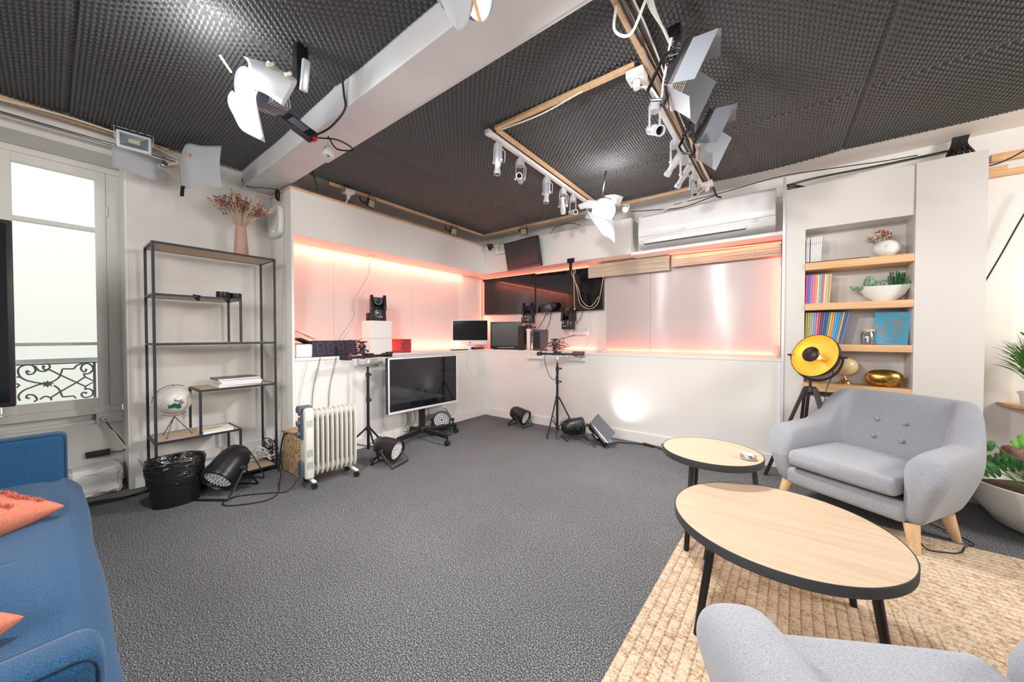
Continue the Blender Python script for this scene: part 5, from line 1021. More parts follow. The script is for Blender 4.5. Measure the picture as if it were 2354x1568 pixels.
cable([(-2.40, 1.07, 2.54), (-2.30, 1.16, 2.53), (-2.28, 1.25, 2.50), (-2.36, 1.18, 2.50), (-2.36, 1.12, 2.56)], 'black cord looping beside the power brick on the beam', .005); cable([(-2.40, 1.06, 2.55), (-2.28, 1.10, 2.58), (-2.16, 1.13, 2.66), (-2.15, 1.12, 2.75), (-2.13, 1.10, 2.83)], 'thick twisted black cord rising from the power brick to the foam', .007)
sm = thing('beam_sensor', 'white round sensor hanging below the power brick on the beam', 'sensor', (-2.44, 1.16, 2.47)); MB().lathe([(0, 0), (.03, 0), (.036, .006), (.036, .05), (.03, .06), (0, .062)], T(0, 0, 0, -.2), 28).build('body', 'whiteplastic', sm); MB().lathe([(.006, -.002), (.008, -.003), (0, -.003)], T(0, 0, 0, -.2), 12).build('centre_hole', 'blackmatte', sm); MB().cyl((0, 0, .06), (0, 0, .18), .004).build('hanger', 'cablew', sm)
# unlit wrapped lamp
L2 = (-3.74, .77, 2.62)
led_head(L2, cw((0, 0, 0), .35, -.12, -.6), 'unlit studio lamp behind white paper above the shelving unit', .085, lit=False)
paper(L2, [[(-.07, .08, -.10), (-.085, -.02, -.11), (-.08, -.12, -.11), (-.075, -.20, -.11)], [(.0, .12, -.13), (.01, .0, -.15), (.02, -.12, -.14), (.0, -.23, -.13)], [(.09, .12, -.10), (.10, .0, -.12), (.10, -.12, -.12), (.10, -.20, -.12)], [(.21, .14, -.06), (.21, .01, -.08), (.22, -.11, -.09), (.235, -.21, -.09)]], 'white diffusion sheet draped over the unlit lamp above the shelving unit')
o = MB().box(-.014, .014, -.002, .002, -.04, .04).build('tape_tab', 'black'); o.location = cw(L2, -.04, -.25, -.135); o.rotation_euler = (0, .1, YAW); tag(o, 'black tape tab at the bottom of the draped sheet', 'tape')
o = MB().box(-.006, .006, -.006, .006, -.03, .03).build('clothes_peg', 'pine'); o.location = cw(L2, .035, .01, -.16); o.rotation_euler = (.9, .2, YAW); tag(o, 'wooden clothes peg in the middle of the draped sheet', 'clothes peg')
o = MB().box(-.05, .05, -.004, .004, -.008, .008).build('clothes_peg', 'pine'); o.location = cw(L2, -.13, -.02, -.10); o.rotation_euler = (0, -.2, YAW); tag(o, 'wooden clothes peg at the left edge of the draped sheet', 'clothes peg')
# top lamp near the beam, partly out of frame
L3 = (-.925, .985, 2.53)
led_head(L3, cw((0, 0, 0), .45, -.35, -.35), 'lit studio lamp at the very top edge in front of the beam', .065)
paper(L3, [[(-.13, -.02, -.08), (-.11, -.09, -.10), (-.085, -.15, -.10), (-.05, -.205, -.10)], [(-.06, -.02, -.10), (-.05, -.10, -.12), (-.045, -.16, -.12), (-.035, -.213, -.10)], [(.02, -.02, -.10), (.02, -.09, -.12), (.01, -.14, -.11), (-.01, -.185, -.10)]], 'white diffusion sheet hanging from the lamp at the top edge')
o = MB().box(-.006, .006, -.004, .004, -.035, .035).build('clothes_peg', 'pine'); o.location = cw(L3, .025, -.15, -.11); o.rotation_euler = (.2, -.3, YAW); tag(o, 'wooden clothes peg on the top edge lamp sheet', 'clothes peg')
# lamp over the back wall
L4 = (-1.285, 3.10, 2.40)
led_head(L4, cw((0, 0, 0), .1, -.35, -.8), 'bright lit studio lamp with white paper wings at the end of the left track', .115, yoke=False)
MB().cyl((0, .08, .08), (0, .06, .34), .009).build('stem', 'blackmetal', bpy.data.objects['studio_lamp.003'] if 'studio_lamp.003' in bpy.data.objects else None)
paper(L4, [[(-.17, -.03, -.10), (-.12, -.14, -.13), (-.02, -.27, -.12)], [(-.05, -.10, -.14), (.00, -.20, -.15), (.03, -.29, -.12)], [(.08, -.12, -.10), (.09, -.22, -.10), (.09, -.33, -.10)]], 'white diffusion sheet hanging below the lamp at the end of the left track')
paper(L4, [[(-.24, .04, -.04), (-.18, .05, -.08), (-.08, .055, -.10)], [(-.21, .0, -.03), (-.16, .0, -.07), (-.10, -.01, -.09)]], 'small white paper wing left of the end lamp'); paper(L4, [[(.0, .115, -.06), (.10, .14, -.03), (.20, .14, .02)], [(.10, .02, -.09), (.13, .04, -.05), (.15, .03, .0)]], 'small white paper wing right of the end lamp')
led_head((-1.39, 4.02, 2.70), (.3, -1, -.35), 'tiny bright spot lamp on the soffit left of the air conditioner', .032)
def beam(nm, c, off, watt, ang, rad, col, tgt): spot(nm, cw(c, *off), tgt, watt, ang, .6, rad, col)
beam('lamp1_beam', L1, (-.12, -.05, -.26), 95, 140, .07, (1, .99, .98), (-1.6, 2.0, .2)); beam('lamp3_beam', L3, (.06, -.10, -.05), 75, 150, .06, (1, .98, .96), (-.6, 3.0, .6)); beam('lamp4_beam', L4, (.02, -.08, -.30), 150, 140, .10, (1, .98, .95), (-1.0, 1.6, 0))
point('lamp4_glow', cw(L4, .02, .20, -.04), 6, .06, (1, .98, .95)); point('lamp1_glow', cw(L1, -.13, .13, -.10), 5, .05, (1, .98, 1))
spot('tiny_beam', (-1.375, 3.93, 2.665), (-1.1, 2.5, .5), 25, 120, .6, .02)
# small black floodlights above soffits
def mini_flood(loc, d, label):
    t = thing('mini_floodlight', label, 'floodlight', loc, rot=aim(d), group='mini floodlights above the soffits'); MB().box(-.05, .05, -.012, .02, -.045, .045, bev=.006).build('housing', 'black', t); MB().box(-.042, .042, -.0135, -.0122, -.036, .036).build('glass', colmat((.42, .38, .22), .15), t, smooth=False)
    MB().tube([(-.053, 0, 0), (-.056, .0, .07), (.056, 0, .07), (.053, 0, 0)], .004, 6).build('bracket', 'black', t); MB().tube(smooth_path([(0, .02, 0), (-.03, .06, -.01), (-.08, .07, .0), (-.11, .06, .03)]), .008, 6).build('cord', 'cableb', t); return t
mini_flood((-3.58, 2.16, 2.705), (1, .35, -.25), 'small black floodlight clamped above the left soffit, nearer one'); mini_flood((-3.60, 3.42, 2.70), (1, -.1, -.4), 'small black floodlight clamped above the left soffit, farther one'); mini_flood((-2.86, 4.08, 2.72), (.2, -1, -.4), 'small floodlight above the back soffit near the corner')
cable([(-3.35, 4.10, 2.56), (-3.28, 4.08, 2.62), (-3.2, 4.06, 2.60)], 'black cord beside the corner bracket', .003); cable([(-2.45, 4.12, 2.63), (-2.35, 4.10, 2.70), (-2.15, 4.10, 2.71), (-2.0, 4.12, 2.66)], 'black cord arching above the back soffit', .004)
fluid_head((-3.47, 4.05, 2.545), .4, 'small black clamp head on the corner bracket', .10)
# =============== BARN DOOR PANELS ===============
def led_panel(c, a, n, label, W_=.30, H_=.17, door=.16, floor=False):
    """a = long axis, n = emitting direction"""
    a = Vector(a).normalized(); n = Vector(n); n = (n-a*n.dot(a)).normalized(); w = n.cross(a)
    t = thing('studio_light_panel', label, 'studio light panel', c, rot=frame(a, w, n).to_euler())
    MB().box(-W_/2, W_/2, -H_/2, H_/2, -.025, 0, bev=.006).build('housing', 'black', t); MB().box(-W_/2-.008, W_/2+.008, -H_/2-.008, H_/2+.008, -.003, .014, bev=.003).build('front_frame', 'steel', t)
    dd = MB()
    for k in range(12):
        for j in range(6): dd.box(-W_/2+.02+k*(W_-.04)/11-.005, -W_/2+.02+k*(W_-.04)/11+.005, -H_/2+.02+j*(H_-.04)/5-.005, -H_/2+.02+j*(H_-.04)/5+.005, .0145, .017)
    dd.build('led_array', colmat((.6, .58, .45), .3), t, smooth=False)
    def door_(hinge, axis, ang, L1_, L2_, dpt, sgn):
        P = [(-L1_/2, 0), (L1_/2, 0), (L2_/2, dpt), (-L2_/2, dpt)]
        M4 = T(*hinge) @ (Matrix.Rotation(0 if axis == 'x' else PI/2, 4, 'Z')) @ Matrix.Rotation(PI/2-ang*sgn, 4, 'X')
        MB().prism(P, -.0012, .0012, M4).build('barn_door', 'doorm', t, smooth=False)
    door_((0, H_/2+.006, .014), 'x', -.35, W_*.95, W_*1.0, door, -1); door_((0, -H_/2-.006, .014), 'x', -.75, W_*.95, W_*1.0, door*1.25, 1)
    door_((W_/2+.006, 0, .014), 'y', -.35, H_*.9, H_*.95, door*.95, 1); door_((-W_/2-.006, 0, .014), 'y', -.35, H_*.9, H_*.95, door*.95, -1)
    MB().tube([(-W_/2-.012, 0, -.02), (-W_/2-.02, 0, -.08), (-W_/2+.02, 0, -.12), (W_/2-.02, 0, -.12), (W_/2+.02, 0, -.08), (W_/2+.012, 0, -.02)], .008, 8).build('yoke', 'blackmetal', t)
    for s in (-1, 1): MB().cyl((s*(W_/2+.005), 0, -.02), (s*(W_/2+.04), 0, -.02), .012).build('knob', 'blackmatte', t)
    MB().box(-.05, .05, -.025, .025, -.055, -.026, bev=.005).build('driver_box', 'black', t)
    return t
M['doorm'] = mat('grey_painted_door', (.20, .215, .245), .42, .2)
ca = lambda r, u, f: Rv*r+Uv*u+Fv*f
def view_axes(p):
    v = (Vector(p)-Vector((0, 0, 1.25))).normalized(); e1 = v.cross(Uv).normalized(); e2 = e1.cross(v); return e1*.402+e2*.698+v*.593, e1*.915-e2*.283-v*.288
for p_, lb, W0 in (((-.360, 1.775, 2.455), 'larger grey studio light panel with barn doors hanging right of the cable batten', .215), ((-.375, 2.575, 2.55), 'smaller grey studio light panel with barn doors below and behind the larger one', .235)):
    a_, n_ = view_axes((-.31, 1.8, 2.44)); led_panel(p_, a_, n_, lb, W0, W0*.69, W0*.50)
for (x, y, z, lb) in ((-.42, 1.93, 2.58, 'black clamp arm holding the larger light panel to the ceiling'), (-.44, 2.70, 2.62, 'metal clamp arm holding the smaller light panel to the ceiling')):
    t = thing('clamp_arm', lb, 'bracket', (x, y, z)); MB().box(-.012, .012, -.012, .012, -.05, .2, bev=.003).build('arm', 'steel', t); MB().box(-.03, .03, -.025, .03, .16, .23, bev=.005).build('clamp', 'blackmetal', t); MB().cyl((0, 0, -.06), (0, 0, -.03), .022).build('joint', 'blackmetal', t)
tangle((-.40, 1.90, 2.60), .05, .06, .04, 8, 'black cables coiled on the clamp of the larger light panel', .004)
tangle((-.42, 2.30, 2.42), .03, .04, .03, 4, 'thin cables looped between the two light panels', .003)
# floor LED bar with doors
FL = led_panel((-1.60, 3.76, .11), (.72, -.25, -.50), (.45, .80, .55), 'black floor light panel with open barn doors lighting the back wall', .30, .10, .11)
spot('floor_panel_beam', (-1.50, 3.88, .16), (-1.30, 4.13, .60), 6, 95, 1.0, .03, (1, 1, 1))
cable([(-1.45, 3.95, .008), (-1.2, 4.05, .008), (-1.0, 4.02, .008), (-.85, 3.9, .008), (-.75, 3.95, .008), (-.80, 4.08, .02), (-1.0, 4.10, .03)], 'black cable with connectors along the back knee wall', .007); o = MB().cyl((0, 0, 0), (.12, -.03, 0), .016, .014).build('cable_connector', 'blackmatte'); o.location = (-1.18, 4.05, .016); tag(o, 'black cable connector on the carpet beside the floor panel', 'connector')
# =============== BOOKCASE CONTENTS ===============
for i, (z0, z1, lb) in enumerate([(1.836, 1.900, 'top pine shelf of the bookcase recess'), (1.474, 1.534, 'second pine shelf of the bookcase recess'), (1.112, 1.170, 'third pine shelf of the bookcase recess'), (.748, .818, 'bottom pine shelf of the bookcase recess')]):
    tag(MB().box(.2165, .877, YB-.012, 4.358, z0, z1, bev=.003).build('pine_shelf', 'pine', smooth=False), lb, 'shelf', 'pine shelves in the recess')
def upright(x, z, th, hh, dp, col, label, group, lean=0, nm='magazine', y=YB+.05):
    t = thing(nm, label, nm, (x, y, z), group=group, rot=(0, -lean, 0))
    MB().box(0, th-.0006, 0, .001, 0, hh).box(0, .0008, .001, dp, 0, hh).box(th-.0014, th-.0006, .001, dp, 0, hh).build('cover', colmat(col, .4), t, smooth=False)
    MB().box(.0009, th-.0015, .0011, dp-.002, .001, hh-.002).build('pages', 'paper', t, smooth=False); return t
ORD = ['first', 'second', 'third', 'fourth', 'fifth', 'sixth', 'seventh', 'eighth', 'ninth', 'tenth', 'eleventh', 'twelfth', 'thirteenth', 'fourteenth', 'fifteenth', 'sixteenth', 'seventeenth', 'eighteenth', 'nineteenth', 'twentieth']
x = .222
for i in range(8):
    ln = -.01-.02*i/7
    t = upright(x, 1.913, .012, .225 - (.01 if i < 1 else 0), .17, (.74, .73, .74), 'white magazine on the top shelf, %s from the left' % ORD[i], 'white magazines on the top shelf', ln)
    text('N' if i not in (4, 6) else 'P', .012, 'red' if i not in (4, 6) else 'black', t, (.0055, -.0008, .165), name='spine_letter', sx=.9); x += .0125 if i != 1 else .018
nb = flat('notebook', (.42, 4.20, 1.9005), 0, .42, .13, .008, 'blackmatte', 'flat black notebook lying on the top shelf', 'notebook'); o = MB().cyl((-.07, 0, 0), (.05, 0, 0), .0035).cyl((.05, 0, 0), (.06, 0, 0), .0035, .0005).build('pencil', 'pine'); o.location = (.53, 4.16, 1.913); o.rotation_euler = (0, 0, .12); tag(o, 'wooden pencil on the black notebook', 'pencil')
cols2 = [('magenta', (.75, .03, .30)), ('blue', (.05, .18, .50)), ('violet', (.35, .2, .5)), ('pink', (.80, .18, .38)), ('orange', (.85, .30, .08)), ('peach', (.85, .6, .35)), ('cyan', (.12, .5, .75)), ('crimson', (.70, .12, .15)), ('cream', (.72, .66, .45)), ('tan', (.6, .48, .26)), ('olive tan', (.55, .42, .22))]
x = .222
for i, (n_, c) in enumerate(cols2): upright(x, 1.5345, .0145, .262, .18, c, '%s magazine on the second shelf, %s from the left' % (n_, ORD[i]), 'coloured magazines on the second shelf', -.012-.004*i); x += .0152
cols3 = [('olive', (.42, .42, .10)), ('olive green', (.45, .45, .12)), ('khaki', (.5, .47, .2)), ('lilac', (.5, .42, .6)), ('light blue', (.15, .45, .7)), ('rose', (.75, .25, .3)), ('red', (.75, .05, .12)), ('navy', (.06, .1, .3)), ('dark green', (.1, .17, .12)), ('indigo', (.08, .06, .42)), ('steel blue', (.1, .28, .42)), ('yellow', (.75, .55, .05)), ('orange', (.8, .33, .08)), ('sky blue', (.12, .4, .7)), ('azure', (.08, .35, .68)), ('bright blue', (.05, .30, .65)), ('amber', (.8, .38, .08)), ('dark blue', (.05, .12, .35)), ('blue', (.1, .2, .5))]
x = .221
for i, (n_, c) in enumerate(cols3):
    t = upright(x, 1.1705, .0125, .285, .19, c, '%s magazine on the third shelf, %s from the left' % (n_, ORD[i]), 'coloured magazines on the third shelf', -.02-.009*i)
    if i > 16: MB().sphere((.006, -.0005, .02), .004, 8, 6, sy=.3).build('spine_dot', colmat((.8, .1, .4), .4), t)
    x += .0132
# face vase with dried flowers
fv = thing('face_vase', 'round matt white vase with an embossed face on the top shelf', 'vase', (.745, 4.215, 1.9005))
MB().sphere((0, 0, .072), .075, 28, 18, sx=1.12, sy=.7, sz=.95).build('vase_body', 'wall', fv); MB().tube([(.0, -.055, .10), (-.006, -.060, .065), (.006, -.062, .058), (.014, -.058, .06)], .0025, 6).tube([(-.015, -.052, .032), (0, -.056, .036), (.015, -.052, .030)], .003, 6).tube([(-.04, -.044, .085), (-.028, -.050, .080), (-.016, -.054, .085)], .0022, 6).tube([(.022, -.052, .085), (.034, -.049, .080), (.046, -.044, .085)], .0022, 6).build('face_relief', 'wall', fv)
bouquet((.70, 4.215, 2.03), 'small spray of pink and white dried flowers in the face vase', 36, .10, .085, ['dryred', 'drywhite', 'drybeige'], .02)
# planter bowl
pbw = thing('bowl_planter', 'boat shaped white bowl of cacti and succulents on the second shelf', 'planter', (.73, 4.225, 1.5345))
G = []
for i, (s_, z) in enumerate([(.0, .004), (.35, .0), (.42, .002), (.72, .05), (1, .125), (.96, .127), (.68, .06), (.3, .03), (0, .03)]):
    G.append([Vector((.165*s_*math.cos(a)*(1.0), .07*s_*math.sin(a), z+.01*abs(math.cos(a))**3*(s_ > .9))) for a in [2*PI*k/40 for k in range(41)]])
MB().grid(G).build('bowl', 'white', pbw); MB().lathe([(0, .1), (.9, .1)], None, 32, sx=.155, sy=.063).build('gravel', 'drybeige', pbw)
def cact(x, y, h, r):
    b = MB(); n = 10
    prof = [(r*(.75+.25*math.sin(PI*min(1, i/n*1.1)))*math.sqrt(max(0, 1-(max(0, i/n-.6)/.4)**2)) if i < n else 0, .095+h*i/n) for i in range(n+1)]
    b.lathe(prof, T(x, y, 0), 24); b.b.verts.ensure_lookup_table()
    for v in b.b.verts:
        a = math.atan2(v.co.y-y, v.co.x-x); k = 1+.10*math.cos(8*a); v.co.x = x+(v.co.x-x)*k; v.co.y = y+(v.co.y-y)*k
    return b.build('cactus', 'cactus', pbw)
cact(-.085, .01, .13, .034); cact(-.045, -.02, .065, .02); cact(0, .0, .085, .03)
sp_ = MB(); rnd = random.Random(4)
for k in range(34):
    x0 = .075+rnd.uniform(-.055, .045); y0 = rnd.uniform(-.03, .03); h = rnd.uniform(.07, .14); sp_.tube([(x0, y0, .1), (x0*1.05, y0, .1+h)], [.004, .003], 5)
    for q in range(10): z = .11+h*q/10; a = rnd.random()*6; sp_.tube([(x0, y0, z), (x0+.012*math.cos(a), y0+.012*math.sin(a), z+.008)], [.003, .0015], 4)
sp_.build('spiky_succulent', 'green2', pbw)
def rosette(c, n, L_, m, nm, sp):
    b = MB()
    for k in range(n):
        a = k*2.4; e = .25+.9*(k/n); d = Vector((math.cos(a)*math.cos(e), math.sin(a)*math.cos(e)*.6, math.sin(e))); c_ = Vector(c)+Vector((sp*math.cos(a*1.7), .01*math.sin(a), 0))*(k/n)
        b.tube([c_, c_+d*L_*.5, c_+d*L_], [.005, .008, .001], 6, flat=.35)
    b.build(nm, m, pbw)
rosette((.135, -.01, .12), 26, .055, 'green3', 'bright_succulent', .035); rosette((-.145, -.02, .10), 34, .055, mat('pale_green', (.22, .42, .26), .5), 'trailing_succulent', .05)
# jar
jr = thing('glass_jar', 'small glass jar with wooden lid full of shells on the third shelf', 'jar', (.635, 4.20, 1.1705)); MB().lathe([(0, 0), (.042, 0), (.045, .006), (.045, .09), (.036, .105), (.036, .112), (.034, .112), (.034, .104), (.043, .088), (.043, .006), (0, .004)], None, 28).build('glass_body', 'jarglass', jr); MB().cyl((0, 0, .1125), (0, 0, .130), .042, seg=28).build('wooden_lid', 'pine', jr)
sh = MB(); rnd = random.Random(6)
for k in range(110): a = rnd.random()*6.3; r = .036*math.sqrt(rnd.random()); sh.sphere((r*math.cos(a), r*math.sin(a), .012+.06*rnd.random()), rnd.uniform(.004, .008), 6, 4, sz=.6)
sh.build('shells', mat('shell_pink', (.62, .52, .50), .5), jr); jr.children[-1]['kind'] = 'stuff'
# blue maze book
mz = thing('book', 'blue book with an orange circular maze cover leaning on the third shelf', 'book', (.765, 4.20, 1.1705), rot=(-.16, .05, -.12))
MB().box(-.098, .098, 0, .012, 0, .278).build('cover', colmat((.02, .36, .62), .35), mz, smooth=False); MB().box(-.096, .0995, .002, .010, .002, .276).build('pages', 'paper', mz, smooth=False)
mo_ = MB(); rnd = random.Random(12)
for r in (.026, .038, .050, .062, .074, .086):
    n = 3 if r < .05 else 5
    for k in range(n):
        a0 = 2*PI*k/n+rnd.random()*2; a1 = a0+2*PI/n*.82
        mo_.tube([(r*math.cos(a), -.0008, .138+r*1.18*math.sin(a)) for a in np.linspace(a0, a1, 16)], .0022, 6)
        am = a0+.3; q = r+.010
        if q < .09: mo_.tube([(r*math.cos(am), -.0008, .138+r*1.18*math.sin(am)), (q*math.cos(am), -.0008, .138+q*1.18*math.sin(am))], .0022, 6)
for z in (.014, .026, .250, .262):
    for k in range(5 if z < .1 else 3): x0 = -.09+.034*k; mo_.tube([(x0, -.0008, z), (x0+.022, -.0008, z), (x0+.022, -.0008, z+.007)], .0022, 6)
mo_.build('maze_pattern', colmat((.62, .27, .06), .5), mz); text('IN', .040, colmat((.62, .27, .06), .5), mz, (.062, -.001, .254), name='title')
# globe 2
g2 = thing('desk_globe', 'amber desk globe on a brass base, on the bottom shelf behind the floor lamp', 'globe', (.50, 4.225, .8185))
MB().lathe([(0, 0), (.055, 0), (.055, .008), (.045, .012), (.042, .02), (.032, .025), (.026, .035), (.014, .042), (.008, .06), (.006, .075), (0, .075)], None, 32).build('brass_base', 'brass', g2); MB().sphere((0, 0, .160), .084, 26, 16).build('sphere', 'globegold', g2); MB().tube([(.090*math.cos(a), 0, .160+.090*math.sin(a)) for a in np.linspace(-PI*.85, PI*.1, 18)], .003, 6).build('meridian_arc', 'brass', g2)
# gold vessel
gv = MB(); G = []
for i in range(15):
    th = PI*i/14; r = math.sin(th); z = -math.cos(th)
    G.append([Vector((.118*(abs(r)**.7)*math.cos(a), .06*(abs(r)**.7)*math.sin(a), .070+.069*z*(1+.06*math.cos(2*a)))) for a in [2*PI*k/40 for k in range(41)]])
M['gold2'] = noisy(mat('hammered_gold_leaf', (.55, .33, .08), .28, 1), (.35, .20, .05), (.72, .46, .13), ns=45, bump=.35, dist=.004)
o = gv.grid(G).build('gold_vessel', 'gold2', sub=1); o.location = (.735, 4.20, .8195); tag(o, 'hammered gold oval vessel on the bottom shelf', 'vase')
# =============== FLOOR LAMP ===============
fl = thing('floor_lamp', 'black tripod floor lamp with gold lined bowl shade beside the post', 'floor lamp', (.245, 3.86, 0))
for a, rr, in ((PI+.05, .30), (PI/2+.55, .14), (-.55, .25)):
    f = Vector((rr*math.cos(a), rr*math.sin(a), 0)); tp = Vector((.035*math.cos(a), .035*math.sin(a), .80)); d = (tp-f); 
    g = MB().tube([f, f+d*.55], .019, 4).build('leg', 'lampblack', fl); MB().tube([f+d*.35+Vector((-.016*math.sin(a), .016*math.cos(a), 0)), tp+Vector((-.016*math.sin(a), .016*math.cos(a), 0))], .016, 4).tube([f+d*.35-Vector((-.016*math.sin(a), .016*math.cos(a), 0)), tp-Vector((-.016*math.sin(a), .016*math.cos(a), 0))], .016, 4).build('upper_slat', 'lampblack', g)
    k_ = f+d*.5; MB().cyl(k_+Vector((-.03*math.sin(a), .03*math.cos(a), 0)), k_-Vector((-.03*math.sin(a), .03*math.cos(a), 0)), .006).build('leg_knob', 'steel', g)
MB().cyl((0, 0, .775), (0, 0, .815), .045, .040, 20).build('tripod_hub', 'lampblack', fl); MB().cyl((0, 0, .81), (0, 0, .865), .010).sphere((0, 0, .87), .010, 8, 6).build('stem', 'lampblack', fl)
hc = Vector((0.03, .0, 1.075)); ax = (ca(-.93, .30, -.22)).normalized(); xr = ax.cross(Vector((0, 0, 1))).normalized(); R3 = frame(xr, ax.cross(xr), ax).to_4x4(); HM = Matrix.Translation(hc) @ R3
RS = .182; MB().lathe([(RS*math.cos(t_)*1.0, .02-RS*.78*math.sin(t_)) for t_ in np.linspace(0, PI/2-.001, 14)], HM, 48).build('shade', 'lampblack', fl)
MB().lathe([((RS-.003)*math.cos(t_), .02-(RS-.003)*.77*math.sin(t_)) for t_ in np.linspace(0, PI/2-.001, 14)], HM, 48).build('gold_lining', 'goldinner', fl)
MB().tube([HM @ Vector((RS*math.cos(t_), RS*math.sin(t_), .02)) for t_ in np.linspace(0, 2*PI, 49)[:-1]], .002, 5, closed=True).build('shade_rim', 'lampblack', fl)
MB().cyl(HM @ Vector((0, 0, -.10)), HM @ Vector((0, 0, -.045)), .02, .018, 20).build('socket', 'brass', fl)
MB().cyl(HM @ Vector((0, 0, -.045)), HM @ Vector((0, 0, -.015)), .012, .02).sphere(HM @ Vector((0, 0, .005)), .026, 16, 10).build('bulb', mat('warm_bulb', (1, .6, .25), .3, emit=(1, .55, .18), estr=9), fl)
MB().lathe([(.065*math.cos(t_), .055+.030*math.sin(t_)) for t_ in np.linspace(-PI/2+.001, PI/2-.001, 14)], HM, 32).build('bulb_shield', 'lampblack', fl)
for s in (0, 2.1, 4.2): MB().cyl(HM @ Vector((.05*math.cos(s), .05*math.sin(s), .05)), HM @ Vector((.03*math.cos(s), .03*math.sin(s), -.10)), .0012, seg=6).build('shield_wire', 'brass', fl)
ya = [Vector((0, 0, .87))]
Y = [hc+xr*(RS+.02)*math.cos(t_)+Vector((0, 0, -1))*(RS+.02)*math.sin(t_) for t_ in np.linspace(0, PI, 25)]
MB().tube(Y, .009, 8, flat=.4).build('yoke', 'lampblack', fl)
for s in (-1, 1): MB().cyl(hc+xr*s*(RS-.005), hc+xr*s*(RS+.045), .009).build('yoke_knob', 'lampblack', fl)
MB().tube(smooth_path([hc-ax*.14, hc-ax*.15+Vector((.03, 0, -.10)), Vector((.10, .05, .75)), Vector((.09, .05, .3)), Vector((.12, .05, .01))]), .003, 6).build('cord', 'cableb', fl)
point('floor_lamp_bulb', Vector((.245, 3.86, 0)) + (HM @ Vector((0, 0, .03))), 2.2, .015, (1, .62, .25))
# =============== RIGHT CORNER ===============
t = thing('corner_shelf', 'small half round wooden wall shelf under the grass plant', 'shelf', (1.68, 4.485, .715))
MB().prism([(.28*math.cos(a), .26*math.sin(a)) for a in np.linspace(PI, 2*PI, 24)], -.012, .012).build('board', 'pine', t, bev=.003)
def grass(loc, label, n, h, spread, potr, poth, m='green1', name='grass_plant'):
    t = thing(name, label, 'plant', loc); MB().lathe([(0, 0), (potr*.8, 0), (potr, poth), (potr*1.06, poth), (potr*1.06, poth-.015), (potr*.96, poth-.006), (potr*.9, poth-.02), (0, poth-.02)], None, 28).build('pot', 'white', t)
    b = MB(); rnd = random.Random(9); b2 = MB()
    for k in range(n):
        a = rnd.random()*2*PI; s_ = spread*rnd.random()**.7; hh = h*(.55+.45*rnd.random()); r0 = potr*.6*rnd.random(); p0 = Vector((r0*math.cos(a), r0*math.sin(a), poth-.02)); p3 = Vector((s_*math.cos(a), s_*math.sin(a)*.6, poth+hh*(1-.35*(s_/spread)))); p1 = p0+Vector((0, 0, hh*.35)); p2 = (p0+p3)/2+Vector((0, 0, hh*.25))
        (b if k % 3 else b2).tube(smooth_path([p0, p1, p2, p3], 3), [.0028]*8+[.0016, .0006], 3, flat=.3)
    b.build('blades', m, t); b2.build('pale_blades', 'green3', t); return t
grass((1.50, 4.26, .7285), 'grassy potted plant in a white pot on the wooden wall shelf', 260, .52, .20, .07, .11)
# bamboo palm leaves behind
bp = thing('bamboo_plant', 'thin stemmed bamboo plant with pointed leaves above the grass plant', 'plant', (1.64, 4.33, .7285)); st_ = MB(); lf = MB(); rnd = random.Random(21)
MB().lathe([(0, 0), (.05, 0), (.06, .1), (0, .1)], None, 24).build('pot', 'white', bp)
for k in range(7):
    a = PI*(.6+.9*k/7); e = Vector((math.cos(a)*.22*(1 if k % 2 else .7), -.05-.08*rnd.random(), .40+.35*rnd.random())); st_.tube(smooth_path([(0, 0, .09), e*.5+Vector((0, 0, .1)), e], 4), .003, 5)
    for q in range(9):
        f = .45+.06*q; c = e*f+Vector((0, 0, .1*(1-f))); d = Vector((rnd.uniform(-1, .3), rnd.uniform(-.8, .2), rnd.uniform(-.4, .5))).normalized(); l = .10; s_ = d.cross(Vector((0, 0, 1))).normalized()*.010
        V = [lf.b.verts.new(v) for v in (c, c+d*l*.4+s_, c+d*l+Vector((0, 0, -.02)), c+d*l*.4-s_)]; lf.b.faces.new(V)
st_.build('stems', colmat((.3, .32, .1), .5), bp); lf.build('leaves', mat('bamboo_leaf', (.28, .30, .09), .45), bp, solid=.0006)
# big white planter with monstera
pl = thing('floor_planter', 'large round white floor planter with a monstera plant at the right edge', 'planter', (1.45, 3.77, 0)); pl.scale = (1.06, 1.06, .83)
MB().lathe([(0, 0), (.20, 0), (.25, .03), (.335, .18), (.375, .345), (.378, .36), (.366, .362), (.36, .34), (.32, .2), (.2, .06), (0, .05)], None, 64).build('pot', 'planter', pl); MB().lathe([(0, .26), (.335, .26)], None, 32).build('soil', colmat((.10, .06, .045), .9), pl)
mst = MB(); mlf = MB(); rnd = random.Random(33)
def mleaf(c, d, n, L_):
    d = d.normalized(); s = d.cross(n).normalized(); n = s.cross(d); K = 22; left = []; right = []
    mid = []
    for k in range(K+1):
        f = k/K; wd = .52*L_*math.sin(PI*min(1, f**.75*1.0))**.7*(1 if f < .97 else 0); cut = .45 if (k % 4 == 3 and .2 < f < .9) else 1
        m_ = c+d*L_*f-n*L_*.18*f*f; mid.append(mlf.b.verts.new(m_)); left.append(mlf.b.verts.new(m_+s*wd*cut-d*.10*L_*math.sin(PI*f)-n*wd*.25)); right.append(mlf.b.verts.new(m_-s*wd*cut-d*.10*L_*math.sin(PI*f)-n*wd*.25))
    for k in range(K): mlf.b.faces.new((mid[k], mid[k+1], left[k+1], left[k])); mlf.b.faces.new((mid[k+1], mid[k], right[k], right[k+1]))
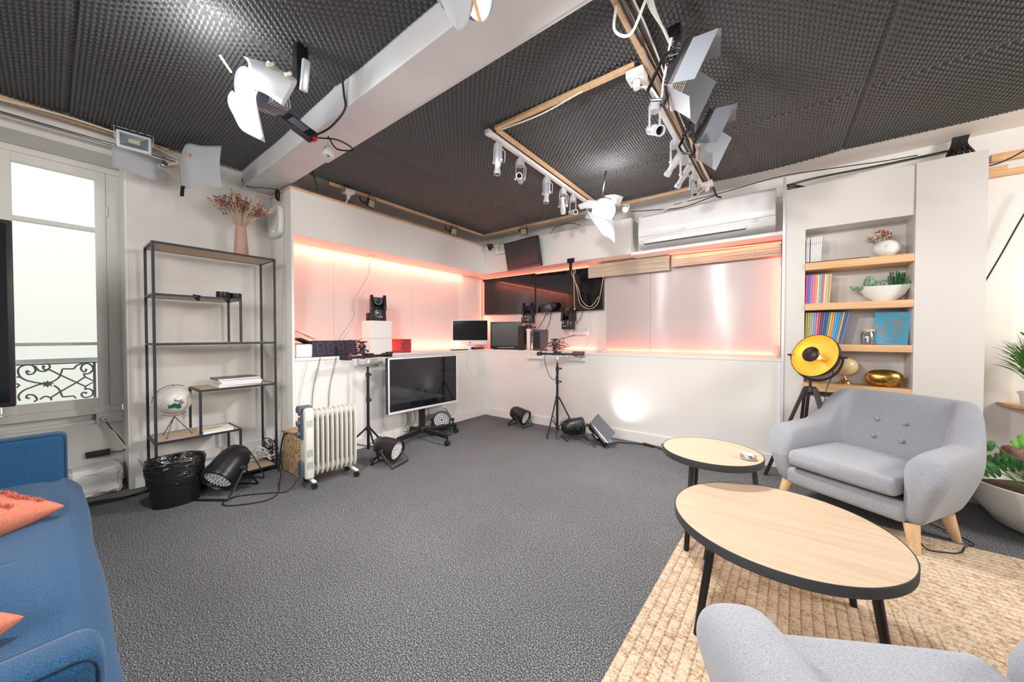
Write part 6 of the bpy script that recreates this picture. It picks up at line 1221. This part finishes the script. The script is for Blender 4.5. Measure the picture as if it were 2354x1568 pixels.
for (e, L_, yaw_) in (((-.12, .10, .50), .17, 2.6), ((-.25, -.02, .46), .15, 3.0), ((-.30, .10, .40), .13, 2.8), ((-.20, .18, .58), .12, 2.2), ((.0, -.10, .62), .26, 3.6), ((.12, .05, .70), .24, 3.4), ((-.33, .16, .50), .13, 2.5), ((.25, .0, .6), .22, .3), ((.1, .2, .55), .2, 1.4), ((-.08, -.05, .44), .14, 3.9)):
    e = Vector(e); b0 = Vector((e.x*.3, e.y*.3, .26)); mst.tube(smooth_path([b0, (b0+e)/2+Vector((0, 0, .05)), e], 4), .004, 6); d = Vector((math.cos(yaw_), math.sin(yaw_)-.35, -.18)); mleaf(e, d, Vector((-.1, -.65, .75)).normalized(), L_)
for k in range(26): a = rnd.random()*6.3; r = .1+.2*rnd.random(); mst.tube(smooth_path([(.06*math.cos(a), .06*math.sin(a)-.12, .27), (r*.6*math.cos(a), r*.6*math.sin(a)-.1, .36), (r*math.cos(a), r*math.sin(a)-.08, .36+.14*rnd.random())], 3), .0028, 5)
mst.tube(smooth_path([(.05, -.03, .26), (.06, -.02, .5), (.03, -.01, .70)], 4), .005, 6); keep = mlf; mlf = MB(); mleaf(Vector((.03, -.01, .70)), Vector((-1, -.15, -.10)), Vector((.1, -.75, .6)).normalized(), .24); mlf.build('bright_leaf', mat('bright_monstera_leaf', (.16, .42, .06), .35), pl, solid=.0008, label='bright green split leaf'); mlf = keep; mst.build('stems', 'green3', pl); mlf.build('leaves', mat('monstera_leaf', (.06, .24, .07), .35), pl, solid=.0008)
# cushions/box glimpsed behind plant
cu = MB().box(-.22, .22, -.1, .1, 0, .42, bev=.05).build('floor_cushion', colmat((.42, .20, .18), .9)); cu.location = (1.60, 4.30, .003); tag(cu, 'dusty pink cushion standing behind the white planter', 'cushion')
cable([(1.30, 4.44, 1.62), (1.38, 4.42, 1.85), (1.48, 4.40, 2.15), (1.56, 4.38, 2.35)], 'dark cable hanging diagonally on the wall right of the bookcase', .005)
cable([(1.24, 4.40, 2.56), (1.34, 4.36, 2.555), (1.44, 4.34, 2.60), (1.52, 4.32, 2.66)], 'black cable drooping over the battens at the right edge', .005)
cable([(.675, 3.14, .30), (.66, 3.06, .16), (.70, 3.02, .03), (.80, 3.05, .018), (.86, 3.10, .018), (.90, 3.2, .012), (.95, 3.3, .012), (.8, 3.5, .012)], 'thin black cable hanging from the wide armchair to the rug', .004)
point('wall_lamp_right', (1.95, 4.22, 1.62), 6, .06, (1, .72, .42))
